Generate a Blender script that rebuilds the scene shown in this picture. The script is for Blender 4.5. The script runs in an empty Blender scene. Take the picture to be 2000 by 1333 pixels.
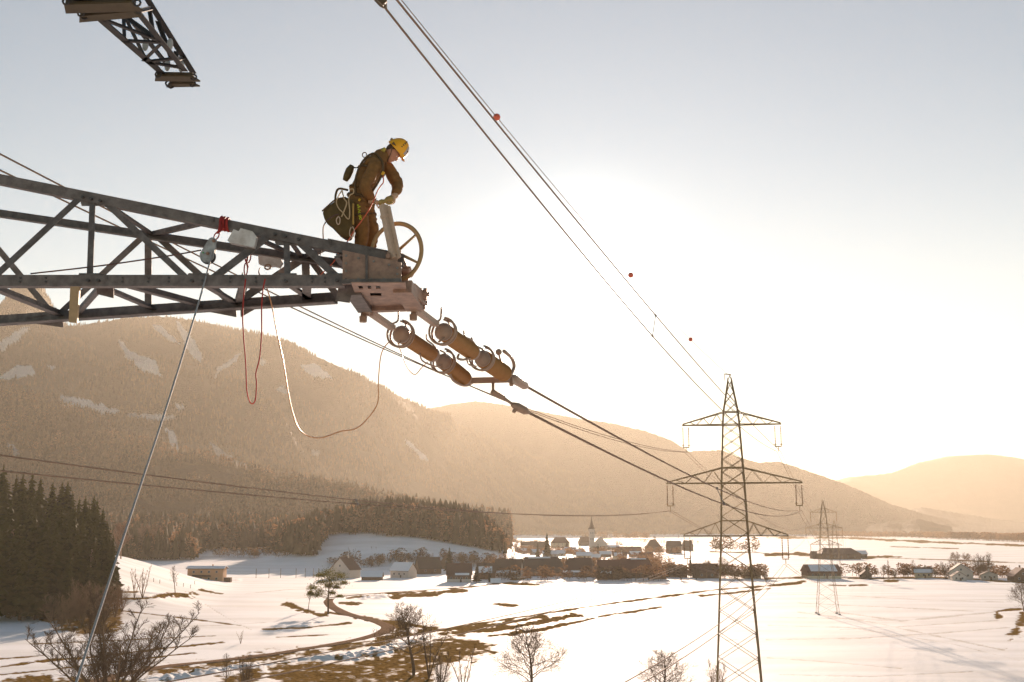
import bpy, bmesh, math, random
import numpy as np
from mathutils import Vector, Matrix, Quaternion
PI = math.pi
R = math.radians
scene = bpy.context.scene
C = scene.collection

# ------------------------------------------------------------------ camera
F = 2200.0          # focal length in pixels of the 2000 px wide photograph
PITCH = R(9.4)
CAMZ = 33.0
cam_d = bpy.data.cameras.new('camera')
cam_d.sensor_width = 36.0
cam_d.lens = 36.0 * F / 2000.0
cam_d.clip_start = 0.1
cam_d.clip_end = 60000
cam = bpy.data.objects.new('camera', cam_d)
C.objects.link(cam)
cam.location = (0, 0, CAMZ)
cam.rotation_euler = (PI / 2 + PITCH, 0, 0)
scene.camera = cam

# ------------------------------------------------------------------ light
SUN_EL = R(11.2)
SUN_AZ = R(3.4)                      # towards +X from the view direction (+Y)
sun_dir = Vector((math.sin(SUN_AZ) * math.cos(SUN_EL), math.cos(SUN_AZ) * math.cos(SUN_EL), math.sin(SUN_EL)))
w = bpy.data.worlds.new('World')
scene.world = w
w.use_nodes = True
nt = w.node_tree
nt.nodes.clear()
wo = nt.nodes.new('ShaderNodeOutputWorld')
sky = nt.nodes.new('ShaderNodeTexSky')
sky.sky_type = 'NISHITA'
sky.sun_disc = False
sky.sun_elevation = SUN_EL
sky.sun_rotation = SUN_AZ
sky.altitude = 600
sky.air_density = 0.9
sky.dust_density = 0.0
sky.ozone_density = 0.6
bg = nt.nodes.new('ShaderNodeBackground')
bg.inputs['Strength'].default_value = 0.05
tint = nt.nodes.new('ShaderNodeMixRGB'); tint.blend_type = 'MULTIPLY'; tint.inputs['Fac'].default_value = 1.0
tint.inputs['Color2'].default_value = (0.90, 1.0, 0.95, 1)      # winter air, a little less violet
nt.links.new(sky.outputs[0], tint.inputs['Color1']); nt.links.new(tint.outputs[0], bg.inputs['Color'])
# aureole that thin cloud and dust put around the low sun, all round it in the sky
def wmath(op, a, b=None, c=None):
    n = nt.nodes.new('ShaderNodeMath'); n.operation = op
    for i, q in enumerate((a, b, c)):
        if q is None: continue
        if isinstance(q, (int, float)): n.inputs[i].default_value = q
        else: nt.links.new(q, n.inputs[i])
    return n.outputs[0]
wtc = nt.nodes.new('ShaderNodeTexCoord')
wdt = nt.nodes.new('ShaderNodeVectorMath'); wdt.operation = 'DOT_PRODUCT'
wdt.inputs[1].default_value = sun_dir
nt.links.new(wtc.outputs['Generated'], wdt.inputs[0])
wang = wmath('ARCCOSINE', wmath('MINIMUM', wdt.outputs['Value'], 0.999999))
g_in = wmath('MULTIPLY', wmath('EXPONENT', wmath('MULTIPLY', wmath('POWER', wmath('DIVIDE', wang, R(3.4)), 2.0), -1.0)), 1.6)
g_out = wmath('MULTIPLY', wmath('EXPONENT', wmath('DIVIDE', wang, R(-9.0))), 0.12)
bg2 = nt.nodes.new('ShaderNodeBackground'); bg2.inputs['Color'].default_value = (1.0, 0.95, 0.86, 1)
nt.links.new(wmath('ADD', g_in, g_out), bg2.inputs['Strength'])
wad = nt.nodes.new('ShaderNodeAddShader')
nt.links.new(bg.outputs[0], wad.inputs[0]); nt.links.new(bg2.outputs[0], wad.inputs[1])
nt.links.new(wad.outputs[0], wo.inputs['Surface'])

sd = bpy.data.lights.new('sun', 'SUN')
sd.energy = 5.0
sd.angle = R(0.53)
sd.color = (1.0, 0.75, 0.57)
so = bpy.data.objects.new('sun', sd)
so.rotation_euler = (-sun_dir).to_track_quat('-Z', 'Y').to_euler()
C.objects.link(so)

scene.view_settings.view_transform = 'Standard'
scene.view_settings.look = 'None'
scene.view_settings.gamma = 1.0
scene.view_settings.use_curve_mapping = False
scene.view_settings.exposure = 1.33
scene.render.engine = 'CYCLES'
scene.cycles.use_denoising = True
scene.cycles.max_bounces = 6
scene.cycles.diffuse_bounces = 2
scene.cycles.glossy_bounces = 2
scene.cycles.transmission_bounces = 3
scene.cycles.transparent_max_bounces = 8
scene.cycles.volume_bounces = 0
scene.cycles.sample_clamp_indirect = 4
scene.cycles.caustics_reflective = False
scene.cycles.caustics_refractive = False

# ------------------------------------------------------------------ helpers
cp_, sp_ = math.cos(PITCH), math.sin(PITCH)
def ray(px, py):
    u = (px - 1000.0) / F; v = (666.5 - py) / F
    return Vector((u, cp_ - v * sp_, sp_ + v * cp_))
def P(px, py, Y):
    d = ray(px, py); s = Y / d.y
    return Vector((d.x * s, Y, CAMZ + d.z * s))
def PZ(px, py, z):
    d = ray(px, py); s = (z - CAMZ) / d.z
    return Vector((d.x * s, d.y * s, z))
def proj(x, y, z):
    zz = z - CAMZ
    dep = y * cp_ + zz * sp_
    up = -y * sp_ + zz * cp_
    return 1000 + F * x / dep, 666.5 - F * up / dep

rng = np.random.default_rng(7)
random.seed(7)
_perm = rng.random((256, 256))
def vnoise(x, y):
    xi = np.floor(x).astype(int); yi = np.floor(y).astype(int)
    fx = x - xi; fy = y - yi
    fx = fx * fx * (3 - 2 * fx); fy = fy * fy * (3 - 2 * fy)
    a = _perm[xi % 256, yi % 256]; b = _perm[(xi + 1) % 256, yi % 256]
    c = _perm[xi % 256, (yi + 1) % 256]; d = _perm[(xi + 1) % 256, (yi + 1) % 256]
    return (a * (1 - fx) + b * fx) * (1 - fy) + (c * (1 - fx) + d * fx) * fy
def fbm(x, y, o=4):
    s = 0; a = 0.5; t = 0
    for k in range(o):
        s = s + a * vnoise(x * 2 ** k + 17.3 * k, y * 2 ** k + 9.1 * k); t += a; a *= 0.5
    return s / t

def sset(o, **k):
    for a, b in k.items(): o[a] = b
    return o
def tag(o, label, cat, group=None):
    o['label'] = label; o['category'] = cat
    if group: o['group'] = group
    return o
def empty(name, loc, label, cat, group=None, rotz=0.0):
    o = bpy.data.objects.new(name, None)
    o.empty_display_size = 0.5
    C.objects.link(o)
    o.location = loc; o.rotation_euler = (0, 0, rotz)
    return tag(o, label, cat, group)
def mesh_from(name, V, Fc, mat=None, smooth=False, attrs=None):
    me = bpy.data.meshes.new(name)
    V = np.asarray(V, dtype=np.float32)
    if isinstance(Fc, np.ndarray):
        n, k = Fc.shape
        me.vertices.add(len(V)); me.vertices.foreach_set('co', V.ravel())
        me.loops.add(n * k); me.loops.foreach_set('vertex_index', Fc.astype(np.int32).ravel())
        me.polygons.add(n)
        me.polygons.foreach_set('loop_start', np.arange(0, n * k, k, dtype=np.int32))
        me.polygons.foreach_set('loop_total', np.full(n, k, dtype=np.int32))
        me.update(calc_edges=True)
    else:
        me.from_pydata([tuple(map(float, v)) for v in V], [], Fc)
        me.update()
    if smooth:
        me.polygons.foreach_set('use_smooth', np.ones(len(me.polygons), dtype=bool))
    if attrs:
        for an, av in attrs.items():
            at = me.attributes.new(an, 'FLOAT', 'POINT')
            at.data.foreach_set('value', np.asarray(av, dtype=np.float32).ravel())
    if mat: me.materials.append(mat)
    return me
def link(name, me, parent=None, loc=None):
    o = bpy.data.objects.new(name, me)
    C.objects.link(o)
    if parent is not None:
        o.parent = parent
    if loc is not None: o.location = loc
    return o

class MB:
    """collects simple solids into one mesh"""
    def __init__(s): s.v = []; s.f = []
    def add(s, vs, fs):
        b = len(s.v); s.v += [tuple(v) for v in vs]; s.f += [tuple(i + b for i in f) for f in fs]
        return s
    def box(s, c, size, rot=None):
        c = Vector(c); hx, hy, hz = size[0] / 2, size[1] / 2, size[2] / 2
        vs = [Vector((x, y, z)) for x in (-hx, hx) for y in (-hy, hy) for z in (-hz, hz)]
        if rot is not None: vs = [rot @ v for v in vs]
        vs = [v + c for v in vs]
        return s.add(vs, [(0, 1, 3, 2), (4, 6, 7, 5), (0, 4, 5, 1), (2, 3, 7, 6), (0, 2, 6, 4), (1, 5, 7, 3)])
    def tube(s, pts, r, n=8, caps=True):
        pts = [Vector(p) for p in pts]
        rs = r if isinstance(r, (list, tuple)) else [r] * len(pts)
        rings = []; ref = None
        for i, p in enumerate(pts):
            if i == 0: t = pts[1] - p
            elif i == len(pts) - 1: t = p - pts[i - 1]
            else: t = (pts[i + 1] - pts[i - 1])
            t = t.normalized() if t.length > 1e-9 else Vector((0, 0, 1))
            if ref is None:
                ref = Vector((0, 0, 1)) if abs(t.z) < 0.9 else Vector((1, 0, 0))
            a = t.cross(ref)
            if a.length < 1e-4:
                ref = Vector((0, 1, 0)) if abs(t.y) < .9 else Vector((1, 0, 0)); a = t.cross(ref)
            a.normalize(); b = a.cross(t).normalized(); ref = b
            rings.append([p + (a * math.cos(2 * PI * k / n) + b * math.sin(2 * PI * k / n)) * rs[i] for k in range(n)])
        base = len(s.v)
        for rg in rings: s.v += [tuple(v) for v in rg]
        for i in range(len(rings) - 1):
            for k in range(n):
                k2 = (k + 1) % n
                s.f.append((base + i * n + k, base + i * n + k2, base + (i + 1) * n + k2, base + (i + 1) * n + k))
        if caps:
            s.f.append(tuple(base + k for k in range(n))[::-1])
            s.f.append(tuple(base + (len(rings) - 1) * n + k for k in range(n)))
        return s
    def angle(s, a, b, w=0.1, t=0.01, up=(0, 0, 1), flip=1, flip2=1):
        """L-section bar from a to b; one flange along side, the other along up"""
        a = Vector(a); b = Vector(b); d = (b - a).normalized()
        side = d.cross(Vector(up))
        if side.length < 1e-3: side = d.cross(Vector((1, 0, 0)))
        side.normalize(); u = side.cross(d).normalized()
        side *= flip; u *= flip2
        prof = [(0, 0), (w, 0), (w, t), (t, t), (t, w), (0, w)]
        vs = [a + side * x + u * y for x, y in prof] + [b + side * x + u * y for x, y in prof]
        n = 6
        fs = [(k, (k + 1) % n, (k + 1) % n + n, k + n) for k in range(n)] + [(0, 1, 2, 3), (0, 3, 4, 5), (6, 9, 8, 7), (6, 11, 10, 9)]
        return s.add(vs, fs)
    def bar(s, a, b, w, h=None, up=(0, 0, 1)):
        a = Vector(a); b = Vector(b); h = h or w
        d = (b - a).normalized(); side = d.cross(Vector(up))
        if side.length < 1e-3: side = d.cross(Vector((1, 0, 0)))
        side.normalize(); u = side.cross(d).normalized()
        vs = [p + side * (x * w / 2) + u * (y * h / 2) for p in (a, b) for x, y in ((-1, -1), (1, -1), (1, 1), (-1, 1))]
        return s.add(vs, [(0, 1, 2, 3)[::-1], (4, 5, 6, 7), (0, 1, 5, 4), (1, 2, 6, 5), (2, 3, 7, 6), (3, 0, 4, 7)])
    def lathe(s, a, b, prof, n=16):
        """prof: list of (t along a-b in 0..1, radius)"""
        a = Vector(a); b = Vector(b)
        pts = [a.lerp(b, t) for t, r in prof]
        d = (b - a).normalized()
        ref = Vector((0, 0, 1)) if abs(d.z) < .9 else Vector((1, 0, 0))
        x = d.cross(ref).normalized(); y = x.cross(d).normalized()
        base = len(s.v)
        for p, (t, r) in zip(pts, prof):
            s.v += [tuple(p + (x * math.cos(2 * PI * k / n) + y * math.sin(2 * PI * k / n)) * r) for k in range(n)]
        m = len(prof)
        for i in range(m - 1):
            for k in range(n):
                k2 = (k + 1) % n
                s.f.append((base + i * n + k, base + i * n + k2, base + (i + 1) * n + k2, base + (i + 1) * n + k))
        s.f.append(tuple(base + k for k in range(n))[::-1]); s.f.append(tuple(base + (m - 1) * n + k for k in range(n)))
        return s
    def ball(s, c, r, n=12, m=8, sc=(1, 1, 1), rot=None):
        c = Vector(c); base = len(s.v)
        for i in range(m + 1):
            th = PI * i / m
            for k in range(n):
                ph = 2 * PI * k / n
                v = Vector((math.sin(th) * math.cos(ph) * r * sc[0], math.sin(th) * math.sin(ph) * r * sc[1], math.cos(th) * r * sc[2]))
                if rot is not None: v = rot @ v
                s.v.append(tuple(c + v))
        for i in range(m):
            for k in range(n):
                k2 = (k + 1) % n
                s.f.append((base + i * n + k, base + (i + 1) * n + k, base + (i + 1) * n + k2, base + i * n + k2))
        return s
    def prism(s, pts, off):
        """polygon pts (3-D) extruded by vector off"""
        off = Vector(off); pts = [Vector(p) for p in pts]; n = len(pts)
        vs = pts + [p + off for p in pts]
        return s.add(vs, [tuple(range(n))[::-1], tuple(range(n, 2 * n))] + [(k, (k + 1) % n, (k + 1) % n + n, k + n) for k in range(n)])
    def mesh(s, name, mat, smooth=False):
        me = bpy.data.meshes.new(name)
        me.from_pydata(s.v, [], s.f); me.validate(verbose=False)
        bm = bmesh.new(); bm.from_mesh(me)
        bmesh.ops.recalc_face_normals(bm, faces=bm.faces)
        bm.to_mesh(me); bm.free()
        if smooth:
            me.polygons.foreach_set('use_smooth', [True] * len(me.polygons))
        me.materials.append(mat)
        return me
    def build(s, name, mat, parent=None, smooth=False):
        me = s.mesh(name, mat, smooth)
        if parent is not None:
            me.transform(parent_inv(parent))
        return link(name, me, parent)
def world_of(o):
    m = Matrix.LocRotScale(o.location, o.rotation_euler, o.scale)
    return (world_of(o.parent) @ m) if o.parent else m
def parent_inv(o):
    return world_of(o).inverted()

def copy_tree(o, parent=None):
    c = o.copy(); C.objects.link(c); c.parent = parent
    for ch in o.children: copy_tree(ch, c)
    return c

# ------------------------------------------------------------------ materials
_mats = {}
def mat(name, col, rough=0.6, metal=0.0, noise=0.0, nscale=5.0, bump=0.0, col2=None, spec=None, transl=0.0, coord='Object'):
    if name in _mats: return _mats[name]
    m = bpy.data.materials.new(name); m.use_nodes = True
    t = m.node_tree; b = t.nodes['Principled BSDF']
    b.inputs['Base Color'].default_value = (*col, 1)
    b.inputs['Roughness'].default_value = rough
    b.inputs['Metallic'].default_value = metal
    if spec is not None: b.inputs['Specular IOR Level'].default_value = spec
    if noise > 0 or col2 is not None or bump > 0:
        tc = t.nodes.new('ShaderNodeTexCoord')
        nz = t.nodes.new('ShaderNodeTexNoise'); nz.inputs['Scale'].default_value = nscale
        nz.inputs['Detail'].default_value = 6; nz.inputs['Roughness'].default_value = 0.65
        t.links.new(tc.outputs[coord], nz.inputs['Vector'])
        cr = t.nodes.new('ShaderNodeValToRGB')
        c2 = col2 if col2 is not None else tuple(c * (1 - noise) for c in col)
        cr.color_ramp.elements[0].position = 0.35; cr.color_ramp.elements[0].color = (*c2, 1)
        cr.color_ramp.elements[1].position = 0.65; cr.color_ramp.elements[1].color = (*col, 1)
        t.links.new(nz.outputs['Fac'], cr.inputs['Fac'])
        t.links.new(cr.outputs['Color'], b.inputs['Base Color'])
        if bump > 0:
            bp = t.nodes.new('ShaderNodeBump'); bp.inputs['Strength'].default_value = bump
            bp.inputs['Distance'].default_value = 0.02
            t.links.new(nz.outputs['Fac'], bp.inputs['Height']); t.links.new(bp.outputs['Normal'], b.inputs['Normal'])
    if transl > 0:
        out = t.nodes['Material Output']
        tr = t.nodes.new('ShaderNodeBsdfTranslucent'); mx = t.nodes.new('ShaderNodeMixShader')
        mx.inputs[0].default_value = transl
        tr.inputs['Color'].default_value = (*[min(1, c * 1.6) for c in col], 1)
        t.links.new(b.outputs[0], mx.inputs[1]); t.links.new(tr.outputs[0], mx.inputs[2])
        t.links.new(mx.outputs[0], out.inputs['Surface'])
    _mats[name] = m
    return m

def pseg(px, py, x0, y0, x1, y1):
    dx, dy = x1 - x0, y1 - y0
    L = dx * dx + dy * dy + 1e-9
    t = np.clip(((px - x0) * dx + (py - y0) * dy) / L, 0, 1)
    return t, px - (x0 + t * dx), py - (y0 + t * dy)
def inpoly(px, py, poly):
    c = np.zeros(px.shape, bool); n = len(poly); j = n - 1
    for i in range(n):
        xi, yi = poly[i]; xj, yj = poly[j]
        c ^= ((yi > py) != (yj > py)) & (px < (xj - xi) * (py - yi) / (yj - yi + 1e-12) + xi)
        j = i
    return c
def polydist(px, py, poly):
    """positive inside, negative outside, in pixels"""
    d = np.full(px.shape, 1e9); n = len(poly)
    for i in range(n):
        t, ex, ey = pseg(px, py, *poly[i], *poly[(i + 1) % n])
        d = np.minimum(d, np.hypot(ex, ey))
    return np.where(inpoly(px, py, poly), d, -d)
# ------------------------------------------------------------------ land
def ground_z(x, y):
    """gentle snowfields; a wooded rise on the left, a knoll behind the village"""
    x = np.asarray(x, float); y = np.asarray(y, float)
    z = (fbm(x / 90 + 3, y / 120 + 5, 3) - 0.5) * 1.6
    # rise under the left wood
    d = np.clip((-x - 110 - (y - 400) * 0.16) / 90, 0, 1) * np.clip((y - 390) / 90, 0, 1) * np.clip((800 - y) / 150, 0, 1)
    z = z + 19 * d * d * (3 - 2 * d)
    # knoll under the middle forest
    kx = np.clip(1 - ((x + 110) / 130) ** 2, 0, 1) * np.clip(1 - ((y - 1150) / 190) ** 2, 0, 1)
    z = z + 36 * kx
    # long rise behind on the left
    rr = np.clip((y - 820) / 600, 0, 1) * np.clip((-x - 110) / 160, 0, 1)
    z = z + 26 * rr * rr
    far = np.clip((y - 2500) / 4000, 0, 1)
    return z * (1 - far)
def G(px, py, dz=0.0):
    """point on the ground seen at a pixel"""
    d = ray(px, py)
    s = (0 - CAMZ) / d.z if d.z < -1e-4 else 5000
    lo, hi = 150.0, 6000.0
    ys = np.geomspace(120, 6000, 1500)
    ss = ys / d.y
    zs = CAMZ + ss * d.z; gz = ground_z(ss * d.x, ys)
    k = np.argmax(zs < gz) if np.any(zs < gz) else len(ys) - 1
    s = ss[k]
    x, y = s * d.x, s * d.y
    return Vector((x, y, float(ground_z(x, y)) + dz))

# brown strips and meltwater patches where grass shows, traced as outlines on the fields: (points, width, strength)
STROKES = [
    # track edges and ploughed lines running to the right
    ([(640, 1262), (760, 1248), (917, 1221), (1050, 1200), (1200, 1178), (1400, 1152), (1560, 1140)], 2.2),
    ([(820, 1232), (900, 1228), (960, 1222), (1060, 1204)], 4.0),
    ([(870, 1238), (1000, 1225), (1120, 1202)], 5.5),
    ([(960, 1242), (1040, 1233), (1130, 1214), (1180, 1203), (1290, 1186)], 2.6),
    ([(1000, 1238), (1060, 1228), (1100, 1220)], 4.0),
    ([(940, 1222), (950, 1224)], 5),
    ([(970, 1181), (1000, 1182)], 3.6),
    ([(1370, 1164), (1440, 1157), (1500, 1150)], 2.6),
    # tracks left
    ([(0, 1303), (90, 1290), (190, 1283), (320, 1266), (432, 1255)], 2.6),
    ([(0, 1318), (100, 1308), (230, 1292), (380, 1275)], 1.8),
    ([(0, 1287), (90, 1280)], 1.4),
    ([(230, 1192), (340, 1205), (470, 1222)], 1.2),
    ([(515, 1229), (600, 1226), (680, 1217)], 2.0),
    ([(540, 1245), (640, 1240)], 1.2),
    ([(60, 1258), (200, 1252), (420, 1242)], 1.0),
    ([(395, 1153), (430, 1160)], 3.2),
    ([(560, 1180), (590, 1190), (630, 1202)], 4.0),
    ([(640, 1196), (700, 1206)], 2.0),
    ([(310, 1166), (345, 1163), (370, 1161)], 5.5),
    ([(240, 1157), (265, 1156)], 2.5), ([(240, 1170), (310, 1168)], 2.0),
    ([(665, 1178), (700, 1178)], 3.6),
    ([(730, 1212), (760, 1215), (790, 1222)], 6.0),
    ([(700, 1206), (780, 1216), (850, 1228)], 4.0),
    ([(772, 1165), (800, 1162), (850, 1160)], 5.5),
    ([(680, 1168), (740, 1161), (830, 1155)], 3.0),
    ([(840, 1158), (905, 1153)], 4.0),
    ([(880, 1150), (925, 1146)], 2.0),
    # the right field
    ([(985, 1140), (1060, 1143)], 2.5), ([(1000, 1132), (1035, 1128)], 2.0),
    ([(1665, 1143), (1690, 1143)], 2.6), ([(1620, 1143), (1650, 1144)], 1.2),
    ([(1730, 1135), (1752, 1135)], 2.4), ([(1500, 1130), (1600, 1128), (1700, 1130), (1830, 1128), (2000, 1138)], 2.0),
    ([(1945, 1195), (1960, 1192), (2000, 1190)], 3.2), ([(1948, 1196), (1950, 1206)], 3.0),
    ([(1500, 1083), (1560, 1082), (1640, 1090), (1740, 1087)], 3.0),
    ([(1650, 1092), (1700, 1088), (1760, 1088)], 1.6),
    ([(1500, 1050), (1650, 1051), (1800, 1058), (2000, 1066)], 2.2),
    ([(1740, 1068), (1870, 1072)], 1.0), ([(1640, 1087), (1850, 1094), (2000, 1100)], 0.9),
    ([(1540, 1141), (1570, 1136)], 3.0),
    ([(1135, 1039), (1200, 1042), (1260, 1046)], 2.2), ([(1390, 1078), (1480, 1080)], 1.2),
    ([(1175, 1052), (1300, 1056)], 0.9),
]
FAINT = [
    ([(1500, 1160), (1640, 1163), (1800, 1172), (1960, 1176)], .8), ([(1480, 1205), (1600, 1208), (1740, 1212)], .8), ([(1500, 1222), (1660, 1226), (1860, 1258), (1990, 1290)], 1.0), ([(1520, 1318), (1700, 1322), (1900, 1312)], 1.0), ([(1100, 1215), (1220, 1212), (1390, 1220)], .8), ([(1120, 1300), (1260, 1304), (1390, 1310)], .9), ([(480, 1160), (560, 1152), (620, 1150)], .8), ([(290, 1225), (420, 1222), (520, 1216)], .8),
    ([(1630, 1195), (1760, 1213), (1900, 1200), (2000, 1190)], 1.6), ([(1560, 1196), (1700, 1215), (1830, 1243), (1960, 1270)], 1.6),
    ([(1500, 1250), (1680, 1247), (1850, 1236), (1970, 1226)], 1.4), ([(1500, 1285), (1640, 1295), (1760, 1306)], 1.2),
    ([(1560, 1178), (1750, 1187), (1900, 1194)], 1.2), ([(400, 1180), (440, 1205), (490, 1230)], 1.2),
    ([(1090, 1265), (1300, 1258), (1440, 1250)], 1.0), ([(1100, 1170), (1240, 1140), (1340, 1120)], 1.2),
    ([(1140, 1170), (1260, 1146), (1390, 1128)], 1.0), ([(1640, 1230), (1800, 1222), (1950, 1212)], 1.0),
    ([(880, 1175), (1000, 1181), (1100, 1184)], 1.2), ([(560, 1170), (700, 1160)], 1.0), ([(1000, 1290), (1200, 1280), (1380, 1284)], 1.0),
]
PATCHES = [
    [(530, 1300), (600, 1290), (700, 1292), (745, 1310), (770, 1345), (560, 1345), (520, 1320)],
    [(700, 1285), (760, 1280), (800, 1262), (860, 1240), (905, 1238), (930, 1252), (965, 1262), (960, 1280), (900, 1292), (870, 1300), (830, 1320), (760, 1333), (720, 1330)],
    [(780, 1318), (830, 1300), (850, 1330), (860, 1350), (770, 1350)],
    [(1990, 1195), (2010, 1190), (2010, 1215), (1985, 1240), (1972, 1258), (1968, 1258), (1976, 1236)],
    [(280, 1306), (420, 1295), (480, 1282), (620, 1268), (720, 1250), (765, 1230), (752, 1214), (700, 1206), (800, 1218), (800, 1240), (740, 1258), (600, 1282), (480, 1300), (300, 1318)],
    [(430, 1318), (500, 1304), (520, 1316), (500, 1345), (420, 1345)],
    [(10, 1200), (60, 1207), (110, 1222), (160, 1240), (220, 1238), (240, 1215), (240, 1180), (0, 1180)],
    [(0, 1325), (60, 1322), (230, 1326), (330, 1333), (330, 1350), (0, 1350)],
]
def ground_mask(px, py):
    wob = (fbm(px / 22, py / 7, 4) - 0.5)
    wob2 = (fbm(px / 5, py / 1.8, 3) - 0.5)
    wob3 = fbm(px / 14, py / 3.5, 3) - 0.35
    g = np.zeros(px.shape)
    for pts, wd in STROKES:
        d = np.full(px.shape, 1e9)
        for a, b in zip(pts[:-1], pts[1:]):
            t, ex, ey = pseg(px, py, *a, *b)
            d = np.minimum(d, np.hypot(ex * 0.35, ey))
        g = np.maximum(g, np.clip((wd * (1 + 2.2 * wob + 1.2 * wob2) * 0.85 - d) / 2.2 + 0.5, 0, 1))
    for poly in PATCHES:
        d = polydist(px, py * 1.0, poly)
        g = np.maximum(g, np.clip((d + wob * 34 + wob2 * 14) / 9 + 0.5, 0, 1) * (0.72 + wob3 * .9))
    fa = np.zeros(px.shape)
    for pts, wd in FAINT:
        d = np.full(px.shape, 1e9)
        for a, b in zip(pts[:-1], pts[1:]):
            t, ex, ey = pseg(px, py, *a, *b)
            d = np.minimum(d, np.hypot(ex * 0.35, ey))
        fa = np.maximum(fa, 0.40 * np.clip((wd * (1 + 2 * wob) - d) / 1.0 + 0.5, 0, 1))
    return np.maximum(g, fa)

BANKS = [[(250, 1330), (420, 1305), (480, 1300), (560, 1290), (680, 1276), (780, 1255), (835, 1242), (840, 1250), (800, 1266), (740, 1284), (700, 1292), (600, 1290), (530, 1300), (420, 1316), (330, 1330)],
         [(700, 1166), (740, 1160), (765, 1163), (760, 1172), (705, 1174)], [(255, 1160), (300, 1163), (340, 1157), (375, 1160), (370, 1168), (300, 1172)], [(430, 1128), (470, 1130), (468, 1138), (440, 1137)]]
def build_ground():
    NY, NX = 620, 620
    # rows dense where the camera looks along the fields, coarse elsewhere
    ys = np.concatenate([[-300, -100, 60, 140, 190], 1.0 / np.linspace(1 / 215.0, 1 / 3600.0, NY), [4200, 5200, 7000, 10000, 16000, 22000]])
    tx = np.linspace(-0.62, 0.62, NX)
    tx = np.concatenate([[-3, -1.6, -0.9], tx, [0.9, 1.6, 3]])
    T, Y = np.meshgrid(tx, ys)
    X = T * np.maximum(Y, 260) * np.where(Y < 260, 1.0, 1.0)
    Z = ground_z(X, Y)
    px, py = proj(X, np.maximum(Y, 200), Z)
    m = ground_mask(px, py)
    m[Y < 200] = 0
    # small ridge of ploughed snow beside the road, thaw hollows in the grass
    Z = Z - 0.12 * m
    bank = np.zeros(px.shape)
    for poly in BANKS:
        bank = np.maximum(bank, np.clip(polydist(px, py, poly) / 3, 0, 1))
    lumps = np.clip(fbm(X / 1.6, Y / 2.2, 4) - 0.36, 0, 1)
    Z = Z + bank * lumps * 2.6
    V = np.stack([X, Y, Z], -1).reshape(-1, 3)
    r, c = Y.shape
    idx = np.arange(r * c).reshape(r, c)
    Fq = np.stack([idx[:-1, :-1], idx[:-1, 1:], idx[1:, 1:], idx[1:, :-1]], -1).reshape(-1, 4)
    mt = bpy.data.materials.new('snow_field'); mt.use_nodes = True
    t = mt.node_tree; b = t.nodes['Principled BSDF']
    geo = t.nodes.new('ShaderNodeNewGeometry')
    at = t.nodes.new('ShaderNodeAttribute'); at.attribute_name = 'grass'
    n1 = t.nodes.new('ShaderNodeTexNoise'); n1.inputs['Scale'].default_value = 0.9; n1.inputs['Detail'].default_value = 7; n1.inputs['Roughness'].default_value = .7
    n2 = t.nodes.new('ShaderNodeTexNoise'); n2.inputs['Scale'].default_value = 0.06; n2.inputs['Detail'].default_value = 6
    mp = t.nodes.new('ShaderNodeMapping'); mp.inputs['Scale'].default_value = (0.25, 1.0, 1.0)
    t.links.new(geo.outputs['Position'], n1.inputs['Vector']); t.links.new(geo.outputs['Position'], mp.inputs['Vector']); t.links.new(mp.outputs[0], n2.inputs['Vector'])
    # threshold the mask with noise for ragged melt edges
    md = t.nodes.new('ShaderNodeMath'); md.operation = 'MULTIPLY_ADD'; md.inputs[1].default_value = 0.9; md.inputs[2].default_value = -0.45
    t.links.new(n1.outputs['Fac'], md.inputs[0])
    ad = t.nodes.new('ShaderNodeMath'); ad.operation = 'ADD'
    t.links.new(md.outputs[0], ad.inputs[0]); t.links.new(at.outputs['Fac'], ad.inputs[1])
    mr = t.nodes.new('ShaderNodeMapRange'); mr.inputs['From Min'].default_value = 0.22; mr.inputs['From Max'].default_value = 0.72
    t.links.new(ad.outputs[0], mr.inputs['Value'])
    gr = t.nodes.new('ShaderNodeValToRGB')
    gr.color_ramp.elements[0].position = 0.35; gr.color_ramp.elements[0].color = (0.07, 0.04, 0.012, 1)
    gr.color_ramp.elements[1].position = 0.68; gr.color_ramp.elements[1].color = (0.34, 0.20, 0.06, 1)
    t.links.new(n1.outputs['Fac'], gr.inputs['Fac'])
    sn = t.nodes.new('ShaderNodeValToRGB')
    sn.color_ramp.elements[0].position = 0.3; sn.color_ramp.elements[0].color = (0.74, 0.72, 0.70, 1)
    sn.color_ramp.elements[1].position = 0.6; sn.color_ramp.elements[1].color = (0.92, 0.91, 0.92, 1)
    t.links.new(n2.outputs['Fac'], sn.inputs['Fac'])
    mx = t.nodes.new('ShaderNodeMixRGB')
    t.links.new(mr.outputs[0], mx.inputs['Fac']); t.links.new(sn.outputs[0], mx.inputs['Color1']); t.links.new(gr.outputs[0], mx.inputs['Color2'])
    t.links.new(mx.outputs[0], b.inputs['Base Color'])
    b.inputs['Roughness'].default_value = 0.75
    sp = t.nodes.new('ShaderNodeMath'); sp.operation = 'MULTIPLY_ADD'; sp.inputs[1].default_value = -0.13; sp.inputs[2].default_value = 0.13; sp.use_clamp = True
    t.links.new(mr.outputs[0], sp.inputs[0]); t.links.new(sp.outputs[0], b.inputs['Specular IOR Level'])
    bp = t.nodes.new('ShaderNodeBump'); bp.inputs['Strength'].default_value = 0.6; bp.inputs['Distance'].default_value = 0.22
    t.links.new(n1.outputs['Fac'], bp.inputs['Height']); t.links.new(bp.outputs[0], b.inputs['Normal'])
    me = mesh_from('ground', V, Fq, mt, True, {'grass': m})
    o = link('ground', me); o['kind'] = 'structure'
    o['label'] = 'snow covered valley floor with brown melt strips and grass patches'
    return o
build_ground()

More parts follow.
